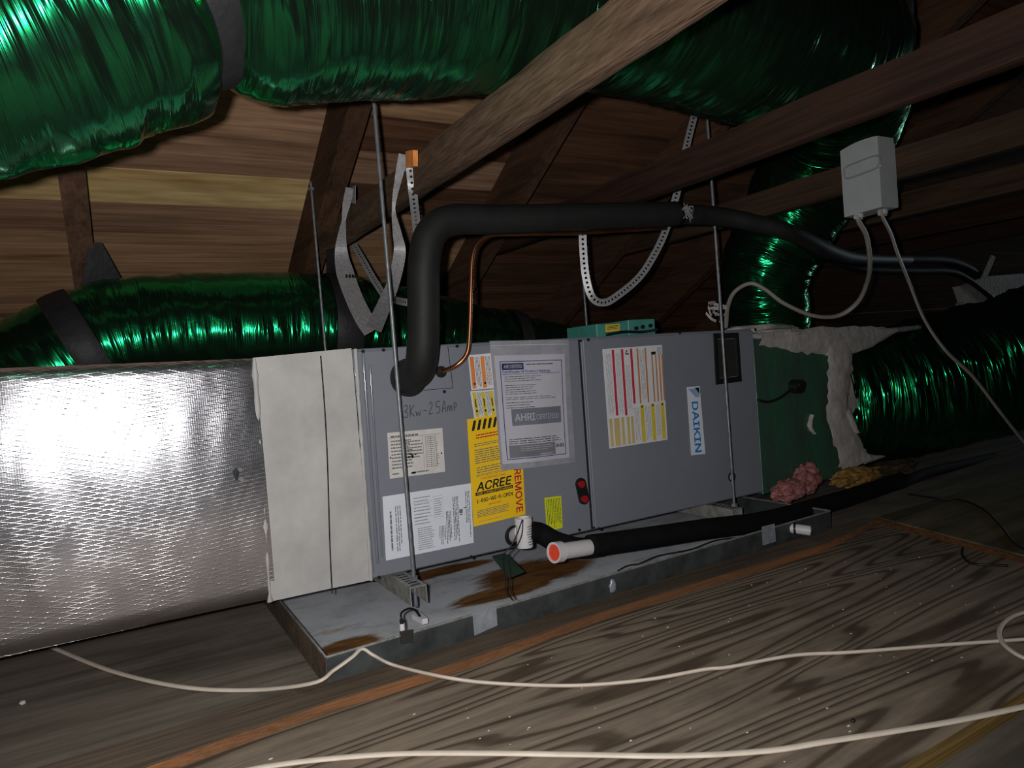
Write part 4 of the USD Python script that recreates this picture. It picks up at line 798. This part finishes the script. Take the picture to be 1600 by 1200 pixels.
# grey coated boot far right
bt = thing('duct_boot', 'pale grey mastic-coated duct boot in the dark at the right edge', 'duct', ay(1560, 450, 0.42))
bo = [ay(1500, 484, 0.42), ay(1508, 470, 0.42), ay(1500, 447, 0.42), ay(1540, 432, 0.42), ay(1640, 424, 0.42), ay(1640, 560, 0.42), ay(1520, 560, 0.42)]
mb = prism([(p_[0], p_[2]) for p_ in bo], 0.42, 0.46, 1); obj('body', mb, M['mastic_dull'], bt)
obj('fin', hexa([ay(1534, 434, 0.418), ay(1542, 434, 0.418), ay(1556, 402, 0.418), ay(1550, 398, 0.418)], (0, 1, 0), 0.006), M['mastic_dull'], bt)

# ------------------------------------------------------------------ slings
tp_ = thing('tape_sling', 'frayed grey foil-scrim tape hanging in a loop from the weathered joist', 'tape', (0.16, 0.2, 0.95))
def ribbon(px, ws, x0=0.160, name='tape', mt='fsk_tape', th=0.0012, tw=None, par=None):
    c = spline([ax(u, v, x0) for u, v in px], 10); w = np.interp(np.linspace(0, 1, len(c)), np.linspace(0, 1, len(ws)), ws)
    tg = np.gradient(c, axis=0); sd = np.cross(tg, (1, 0, 0)); sd /= np.linalg.norm(sd, axis=1, keepdims=True)
    return c, sd, w
for nm, px, ws in (('left_strand', [(549, 294), (546, 320), (544, 345), (541, 390), (547, 425), (560, 465), (574, 498), (583, 518)], [13, 12, 6, 19, 27, 27, 28, 25]),
                   ('right_strand', [(634, 242), (629, 275), (623, 325), (630, 365), (634, 395), (623, 440), (605, 478), (586, 514)], [17, 12, 5, 14, 19, 19, 22, 26])):
    c_ = spline([ax(u, v, 0.160) for u, v in px], 10); w_ = np.interp(np.linspace(0, 1, len(c_)), np.linspace(0, 1, len(ws)), ws)
    c_[:, 0] -= 0.004 + 0.012 * np.sin(np.linspace(0, 3.1, len(c_)))
    tg_ = np.gradient(c_, axis=0); vw = c_ - EYE; sd_ = np.cross(tg_, vw); sd_ /= np.linalg.norm(sd_, axis=1, keepdims=True)
    obj('tape_strand', strip(c_, sd_, w_ * (vw @ R[2]) / F_PX, 0.0012), M['fsk_tape'], tp_)
obj('tape_wrap', hexa([ax(546, 293, .1655), ax(556, 290, .1655), ax(556, 318, .1655), ax(543, 318, .1655)], (-1, 0, 0), 0.0012), M['fsk_tape'], tp_)
obj('tape_wrap', hexa([ax(622, 245, .1655), ax(641, 238, .1655), ax(645, 262, .1655), ax(626, 272, .1655)], (-1, 0, 0), 0.0012), M['fsk_tape'], tp_)
obj('print', cat(*[hexa([ax(u, 429, .139), ax(u + 3, 429, .139), ax(u + 3, 434, .139), ax(u, 434, .139)], (-1, 0, 0), 0.0008) for u in (540, 545, 550, 555)]), M['ink_black'], tp_, kind='stuff')
ob = obj('wood_block', hexa([ax(641, 237, .167), ax(653, 235, .167), ax(653, 260, .167), ax(641, 263, .167)], (-1, 0, 0), 0.012), M['orange_block']); tag(ob, 'small bright orange wood block on the weathered joist', 'block')

def perforated(name, path, w, n_up, lab, par=None, pitch=0.0135):
    """Steel hanger strap with a row of real holes."""
    c = spline(path, 24); s_ = np.concatenate([[0], np.cumsum(np.linalg.norm(np.diff(c, axis=0), axis=1))])
    m = int(s_[-1] / pitch); c = np.column_stack([np.interp(np.linspace(0, s_[-1], m * 4 + 1), s_, c[:, k]) for k in range(3)])
    tg = np.gradient(c, axis=0); tg /= np.linalg.norm(tg, axis=1, keepdims=True)
    sd = np.cross(tg, c - EYE); sd /= np.linalg.norm(sd, axis=1, keepdims=True); nr = np.cross(tg, sd)
    V, Fc = [], []
    hr = w * 0.17
    for k in range(m):
        i0, i1, ic = 4 * k, 4 * k + 4, 4 * k + 2
        outer = [c[i0] - sd[i0] * w / 2, c[ic] - sd[ic] * w / 2, c[i1] - sd[i1] * w / 2, c[i1], c[i1] + sd[i1] * w / 2, c[ic] + sd[ic] * w / 2, c[i0] + sd[i0] * w / 2, c[i0]]
        ang = np.radians([-135, -90, -45, 0, 45, 90, 135, 180])
        inner = [c[ic] + tg[ic] * hr * math.cos(a) + sd[ic] * hr * math.sin(a) for a in ang]
        for z_ in (-.0006, .0006):
            b0 = len(V); V += [p_ + nr[ic] * z_ for p_ in outer + inner]
            for a in range(8):
                q_ = [b0 + a, b0 + (a + 1) % 8, b0 + 8 + (a + 1) % 8, b0 + 8 + a]
                Fc += [[q_[0], q_[1], q_[2]], [q_[0], q_[2], q_[3]]] if z_ < 0 else [[q_[2], q_[1], q_[0]], [q_[3], q_[2], q_[0]]]
    o_ = obj(name, (np.array(V), np.array(Fc)), M['perf']); tag(o_, lab, 'strap'); return o_
perforated('hanger_strap', [ax(641, 262, .163), ax(645, 300, .168), ax(650, 345, .20), ax(652, 372, .22)], 0.021, (0.3, -0.9, 0), 'perforated strap running from the weathered joist behind the thick pipe bend')
perforated('hanger_strap', [ax(553, 382, .22), ax(568, 408, .22), ax(586, 440, .22), ax(604, 466, .22), ax(618, 469, .22), ax(632, 472, .22), ax(650, 474, .24)], 0.020, (0.5, -0.9, 0), 'perforated strap slanting between the foil tape strands')
perforated('hanger_strap', [ay(1086, 176, .0), ay(1073, 228, .0), ay(1058, 300, .0), ay(1040, 360, .0), ay(1020, 402, .0), ay(998, 434, .0), ay(965, 462, .0), ay(943, 473, .0), ay(925, 464, .0), ay(915, 430, .0), ay(911, 385, .0), ay(910, 355, .0)], 0.022, (0.1, -1, 0.05), 'perforated strap hanging in a slack loop under the black pipe')

# ------------------------------------------------------------------ condensate drain
dt = thing('drain_tee', 'white plastic tee standing on the drain stub at the bottom of the air handler', 'pipe', ay(819, 832, -0.075))
tc = ay(819, 832, -0.075); hz = 0.037
obj('tee_body', ring(tc + [0, 0, -hz], tc + [0, 0, hz], 0.0155, 0.0205), M['pvc'], dt, smooth=40)
obj('hub', ring(tc + [0, 0, hz - .014], tc + [0, 0, hz + .002], 0.0165, 0.0225), M['pvc'], dt, smooth=40)
obj('stub', cyl(g3 + [0, 0.002, 0], tc + [0, 0.016, 0.0], 0.0172), M['pvc'], dt, smooth=40)
r3 = np.random.RandomState(3); pr = []
for k in range(9):
    z_ = -0.028 + k * 0.0065
    a0, a1 = -1.75 + r3.uniform(0, .2), -0.55 - r3.uniform(0, .5)
    aa = np.linspace(a0, a1, 8); pr.append(strip(np.array([tc + [0.0208 * math.cos(a), 0.0208 * math.sin(a), z_] for a in aa]), (0, 0, 1), 0.0022, 0.0004))
obj('print', cat(*pr), M['ink_grey'], dt)
dr_ = thing('drain_line', 'long black foam-insulated drain pipe lying along the pan at the foot of the air handler', 'pipe', (0.6, -0.13, -0.03))
YP = -0.135
main = [ay(921, 853, YP), ay(1000, 842, YP), ay(1100, 827, YP), ay(1200, 813, YP), ay(1300, 785, YP + .02), ay(1345, 771, YP + .04), ay(1408, 750, YP + .05)]
obj('insulation', sweep(spline(main, 12), np.interp(np.linspace(0, 1, 73), [0, .5, 1], [.0285, .030, .028]), None, 22), M['foam_matt'], dr_, smooth=True)
obj('insulation', tube([tc + [0.012, 0.004, 0.0], tc + [0.05, 0.004, -0.012], ay(868, 846, -0.09), ay(905, 856, -0.118), ay(940, 853, -0.131)], 0.0265, 20), M['foam_matt'], dr_, smooth=True, label='short insulated leg from the tee')
e_ = ay(1408, 750, YP + .05)
obj('insulation', tube([e_ + [0.02, 0.02, -.02], ay(1450, 738, .0), ay(1500, 726, .05), ay(1560, 712, .1)], 0.020, 14), M['foam_matt'], dr_, smooth=True, label='last stretch of black drain insulation')
co = thing('drain_cleanout', 'white plastic cleanout with bright orange plug at the end of the black drain pipe', 'pipe', ay(890, 858, YP))
ca, cb = ay(920, 855, YP), ay(866, 863.5, YP - 0.022); cd = (cb - ca) / np.linalg.norm(cb - ca)
obj('pipe', ring(ca - cd * 0.03, cb - cd * 0.012, 0.0165, 0.0205), M['pvc'], co, smooth=40)
obj('hub', ring(cb - cd * 0.022, cb + cd * 0.002, 0.0205, 0.0258), M['pvc'], co, smooth=40)
obj('plug', cyl(cb - cd * 0.016, cb - cd * 0.001, 0.0205), M['plug'], co, smooth=40, label='bright orange plug')
# float switch and its wires
fs = thing('float_switch', 'tiny white float switch clipped on the pan rim at front left', 'switch', ay(628, 978, -0.255))
f0, f1 = ay(628, 974, -0.250), ay(629, 988, -0.250)
obj('float_body', cyl(f0, f1, 0.0055, 14), M['pvc'], fs, smooth=40)
obj('cap', cyl(f0, f0 + [0, 0, 0.008], 0.0045, 12), M['black_plastic'], fs, smooth=40)
obj('lead', tube([f0 + [0, 0, .006], ay(627, 958, -.24), ay(638, 951, -.225), ay(648, 953, -.21), ay(655, 962, -.20)], 0.0022), M['wire_black'], fs, smooth=True)
obj('clip', hexa([az(644, 968, -.085), az(656, 962, -.085), az(669, 974, -.085), az(660, 976, -.085)], (0, 0, 1), 0.012), M['pvc'], fs)
obj('bracket', hexa([ay(624, 986, -.2615), ay(645, 983, -.2615), ay(644, 1003, -.2615), ay(626, 1006, -.2615)], (0, -1, 0), 0.004), M['smoke_plastic'], fs)
gc = thing('green_card', 'dark green card hanging on two black wires in front of the drain pan', 'card', ay(793, 885, -.13))
obj('card', hexa([ay(768, 869, -.10), ay(788, 864, -.10), ay(819, 894, -.14), ay(795, 904, -.14)], (0.2, -1, 0.4), 0.003), M['green_card'], gc)
for q in ([ay(816, 812, -.101), ay(807, 836, -.108), ay(799, 852, -.108), ay(788, 866, -.105), ay(787, 885, -.13), ay(790, 905, -.16), ay(791, 925, -.19), ay(801, 938, -.215)], [ay(817, 812, -.101), ay(815, 836, -.112), ay(806, 856, -.112), ay(796, 870, -.11), ay(797, 888, -.135), ay(798, 905, -.16), ay(798, 922, -.19), ay(806, 937, -.21)]):
    obj('wire', tube(q, 0.0013, 6), M['wire_black'], gc, smooth=True)
bw = obj('black_wire', tube([az(965, 892, -.095), az(980, 884, -.075), az(1000, 880, -.06), az(1030, 868, -.062), az(1080, 858, -.06), az(1120, 844, -.075), az(1170, 838, -.085)], 0.0016, 6), M['wire_black'], smooth=True); tag(bw, 'thin black wire lying along the inside of the pan rim', 'wire')

# ------------------------------------------------------------------ cables
def cable(name, pts, ra, rb, mt, lab, cat_='cable', up=(0, 0, 1)):
    o_ = obj(name, sweep(spline(pts, 14), ra, rb, 12, up), M[mt], smooth=True); tag(o_, lab, cat_); return o_
G1 = FZ + 0.006
c1 = [az(-20, 968, G1), az(40, 992, G1), az(90, 1015, G1), az(180, 1050, G1), az(290, 1074, G1), az(400, 1078, G1), ay(490, 1067, -.275), ay(522, 1047, -.272), ay(550, 1027, -.268), ay(566, 1014, -.258), ay(584, 1024, -.268), ay(618, 1040, -.275), az(700, 1059, G1 + .02), az(780, 1068, G1), az(900, 1071, G1), az(1010, 1062, G1), az(1100, 1046, G1), az(1140, 1042, G1), az(1240, 1024, G1), az(1330, 1019, G1), az(1470, 1008, G1), az(1600, 999, G1), az(1700, 993, G1)]
cable('power_cable', c1, 0.0036, 0.0058, 'cable_white', 'ivory cable crossing the floor and lying over the front left corner of the pan')
c2 = [az(330, 1216, G1), az(410, 1199, G1), az(500, 1187, G1), az(620, 1178, G1), az(760, 1177, G1), az(900, 1179, G1), az(1060, 1181, G1), az(1200, 1173, G1), az(1290, 1159, G1), az(1400, 1142, G1), az(1500, 1125, G1), az(1600, 1104, G1 + .004), az(1700, 1080, G1 + .004)]
cable('power_cable', c2, 0.0036, 0.0058, 'cable_white', 'ivory cable nearest the camera along the bottom edge of the picture')
G2 = FZ + 0.016
c3 = [az(1640, 950, G2), az(1600, 957, G2), az(1575, 968, G2), az(1562, 985, G2), az(1566, 1003, G2), az(1582, 1018, G2), az(1605, 1030, G2), az(1660, 1050, G2)]
cable('power_cable', c3, 0.0034, 0.0045, 'cable_white', 'short loop of ivory cable at the right edge of the picture')
G3 = -0.0985 + 0.003
cable('black_wire', [az(1420, 772, G3), az(1460, 778, G3), az(1500, 781, G3), az(1535, 795, G3), az(1562, 820, G3), az(1585, 848, G3), az(1620, 868, G3)], 0.0032, None, 'wire_black', 'black wire curving over the raised plywood at far right', 'wire')
cable('black_wire', [az(1504, 856, FZ + .003), az(1503, 866, FZ + .003), az(1512, 877, FZ + .003), az(1530, 882, FZ + .003), az(1575, 884, FZ + .003)], 0.0032, None, 'wire_black', 'short curl of black wire on the floor in front of the raised plywood', 'wire')

# disconnect box on the joist
db = thing('disconnect_box', 'grey electrical disconnect box mounted on a brown joist at upper right', 'electrical box', (1.38, -0.42, 0.82))
bx = 1.343; ya, yb = -0.481, -0.370; za, zb_ = 0.826, 1.016
obj('back_plate', box(1.4125, 1.4228, ya + .004, yb - .004, za + .004, zb_ - 0.012), M['box_grey'], db)
prof = [(ya, za), (yb, za - .004), (yb, zb_ - 0.008)] + [(ya + (yb - ya) * (1 - k), zb_ - 0.008 * (1 - k) ** 2 + 0.004 * math.sin(3.14 * k)) for k in np.linspace(0.1, 1, 8)]
obj('cover', prism(prof, bx - 0.004, 1.412, 0), M['box_grey'], db)
rc = [ax(1319, 262, bx - .004), ax(1374, 240, bx - .004), ax(1376, 262, bx - .004), ax(1321, 281, bx - .004)]
cy = sum(rc) / 4; rr_ = []
for k in range(36):
    a = k / 36 * 2 * math.pi; e = 5
    ca_, sa_ = math.copysign(abs(math.cos(a)) ** (2 / e), math.cos(a)), math.copysign(abs(math.sin(a)) ** (2 / e), math.sin(a))
    rr_.append(cy + (rc[1] - rc[0] + rc[2] - rc[3]) / 4 * ca_ + (rc[0] - rc[3] + rc[1] - rc[2]) / 4 * sa_)
obj('pressed_ring', sweep(np.array(rr_ + rr_[:1]), 0.0028, None, 6, (1, 0, 0), False), M['box_line'], db, smooth=True, label='pressed oblong outline')
hs = ax(1371, 259, bx - .006); obj('hasp', cat(cyl(hs, hs + [-.008, 0, 0], 0.004, 10), cyl(hs + [0, -.012, -.004], hs + [-.006, -.012, -.004], 0.003, 10)), M['chrome'], db)
k1, k2 = np.array([bx + .012, -0.402, za]), np.array([bx + .045, -0.452, za])
for k_ in (k1, k2):
    cn = obj('cable_clamp', cat(ring(k_ + [0, 0, .002], k_ + [0, 0, -.012], .008, .013, 12), box(k_[0] - .014, k_[0] + .014, k_[1] - .004, k_[1] + .004, k_[2] - .016, k_[2] - .008)), M['chrome'], db)
w1 = [k1 + [0, 0, .004], k1 + [0, 0, -.02], ay(1354, 370, -.38), ay(1359, 410, -.33), ay(1355, 440, -.26), ay(1340, 472, -.19), ay(1310, 493, -.14), ay(1270, 493, -.12), ay(1225, 474, -.09), ay(1195, 452, -.06), ay(1172, 443, -.03), ay(1148, 456, .02), ay(1137, 480, .06), ay(1134, 512, .09)]
cable('power_cable', w1, 0.0068, 0.0090, 'cable_grey', 'flat grey cable swooping from the disconnect box down to the air handler top', up=(0.5, -1, 0))
w2 = [k2 + [0, 0, .004], k2 + [0, 0, -.02], ay(1392, 365, -.42), ay(1402, 395, -.40), ay(1420, 440, -.36), ay(1445, 500, -.36), ay(1478, 548, -.38), ay(1520, 588, -.40), ay(1560, 640, -.42), ay(1600, 690, -.42), ay(1632, 722, -.42), ay(1632, 722, -.42) * [1, 1, 0] + [0.09, 0, -0.075], ay(1632, 722, -.42) * [1, 1, 0] + [0.16, -0.03, -0.0925], ay(1632, 722, -.42) * [1, 1, 0] + [0.5, -0.12, -0.0925]]
cable('power_cable', w2, 0.0045, 0.0098, 'cable_grey', 'flat grey cable dropping from the disconnect box to the floor at the right edge', up=(0.5, -1, 0))

# ------------------------------------------------------------------ things on the unit's top
tb = thing('control_box', 'small teal metal box with a yellow label on top of the air handler', 'control box', (0.92, 0.15, 0.54))
q0, q1, q2 = ay(933, 524, .10), ay(981, 520, .10), ay(1023, 518, .10)
ztop = [ay(933, 506, .10)[2], ay(981, 500, .10)[2], ay(1023, 498, .10)[2]]
obj('case', box(q0[0], q1[0], .10, .26, 0.5405, ztop[0], 0.002), M['teal'], tb)
obj('case', box(q1[0] + .0008, q2[0], .096, .26, 0.5405, ztop[2], 0.002), M['teal'], tb)
yl = [ay(946, 507.5, .0998), ay(968, 505.5, .0998), ay(968, 517, .0998), ay(946, 519, .0998)]
lb = obj('yellow_label', hexa(yl, (0, -1, 0), .0008), M['ink_yellow'], tb)
obj('print', cat(*[hexa([yl[0] + (yl[1] - yl[0]) * .12 + (yl[3] - yl[0]) * k, yl[0] + (yl[1] - yl[0]) * .88 + (yl[3] - yl[0]) * k, yl[0] + (yl[1] - yl[0]) * .88 + (yl[3] - yl[0]) * (k + .07), yl[0] + (yl[1] - yl[0]) * .12 + (yl[3] - yl[0]) * (k + .07)], (0, -1, 0), .0012) for k in (.2, .4, .6)]), M['ink_black'], lb)
for u in ((993, 513), (1003, 511), (1015, 509)):
    k_ = ay(*u, .0955); obj('terminal', cyl(k_, k_ + [0, -.008, 0], .006, 10), M['black_plastic'], tb)
cw = obj('black_wire', tube([(0.80, 0.06, 0.548), (0.86, 0.05, 0.553), (0.93, 0.055, 0.550), (0.99, 0.07, 0.553), (1.02, 0.085, 0.556)], 0.004, 8), M['wire_black'], smooth=True); tag(cw, 'black wire lying on the unit top in front of the teal box', 'wire')
sc_ = ay(1118, 488, .06); r4 = np.random.RandomState(9)
sh = obj('tape_scrap', cat(*[strip(spline([sc_ + r4.uniform(-.045, .045, 3) * [1, .3, .8] for _ in range(3)], 5), (0.3, -.2, 1), 0.009, 0.001) for _ in range(7)]), M['mastic_dull']); tag(sh, 'torn pale tape scraps above the right end of the air handler', 'tape')

# ------------------------------------------------------------------ insulation scraps and debris
for c_, rd, mt, sd, lab in ((ay(1232, 766, -.045), (.070, .035, .036), 'pink', 3, 'flat pink fibreglass tuft at the foot of the plenum, left of the others'), (ay(1262, 748, -.02), (.060, .03, .050), 'pink', 5, 'upright pink fibreglass tuft in the middle of the scraps'), (ay(1335, 745, -.01), (.13, .04, .036), 'tan_wool', 8, 'brownish yellow fibreglass scrap right of the pink tufts'), (ay(1392, 735, .02), (.14, .05, .035), 'wool_dark', 9, 'dark brown fibreglass scrap at the foot of the mastic band')):
    o_ = obj('insulation_scrap', lump(c_, rd, sd, 4, 0.5, 2.6), M[mt], smooth=True); tag(o_, lab, 'insulation')
r5 = np.random.RandomState(21); fl = []
for k in range(110):
    x_, y_ = r5.uniform(-0.6, 1.38), r5.uniform(-1.0, -0.37)
    s_ = r5.uniform(.0008, .0022); m_ = trimesh.creation.icosphere(0, s_); v_ = np.array(m_.vertices) * [r5.uniform(.8, 2.2), 1, .6] + [x_, y_, FZ + s_ * .5]
    fl.append((v_, np.array(m_.faces)))
db_ = obj('debris', cat(*fl), M['white_fleck']); tag(db_, 'tiny white flecks scattered over the plywood floor', 'debris', kind='stuff')
for (u, v), lab, rd in (((35, 1098), 'pale crumb on the dark floor at lower left', (.006, .005, .004)), ((1333, 1126), 'black crumb on the plywood near the bottom right', (.004, .003, .003))):
    o_ = obj('crumb', lump(az(u, v, FZ + .003), rd, 3, 2, .5), M['white_fleck'] if u < 100 else M['wire_black'], smooth=True); tag(o_, lab, 'debris')
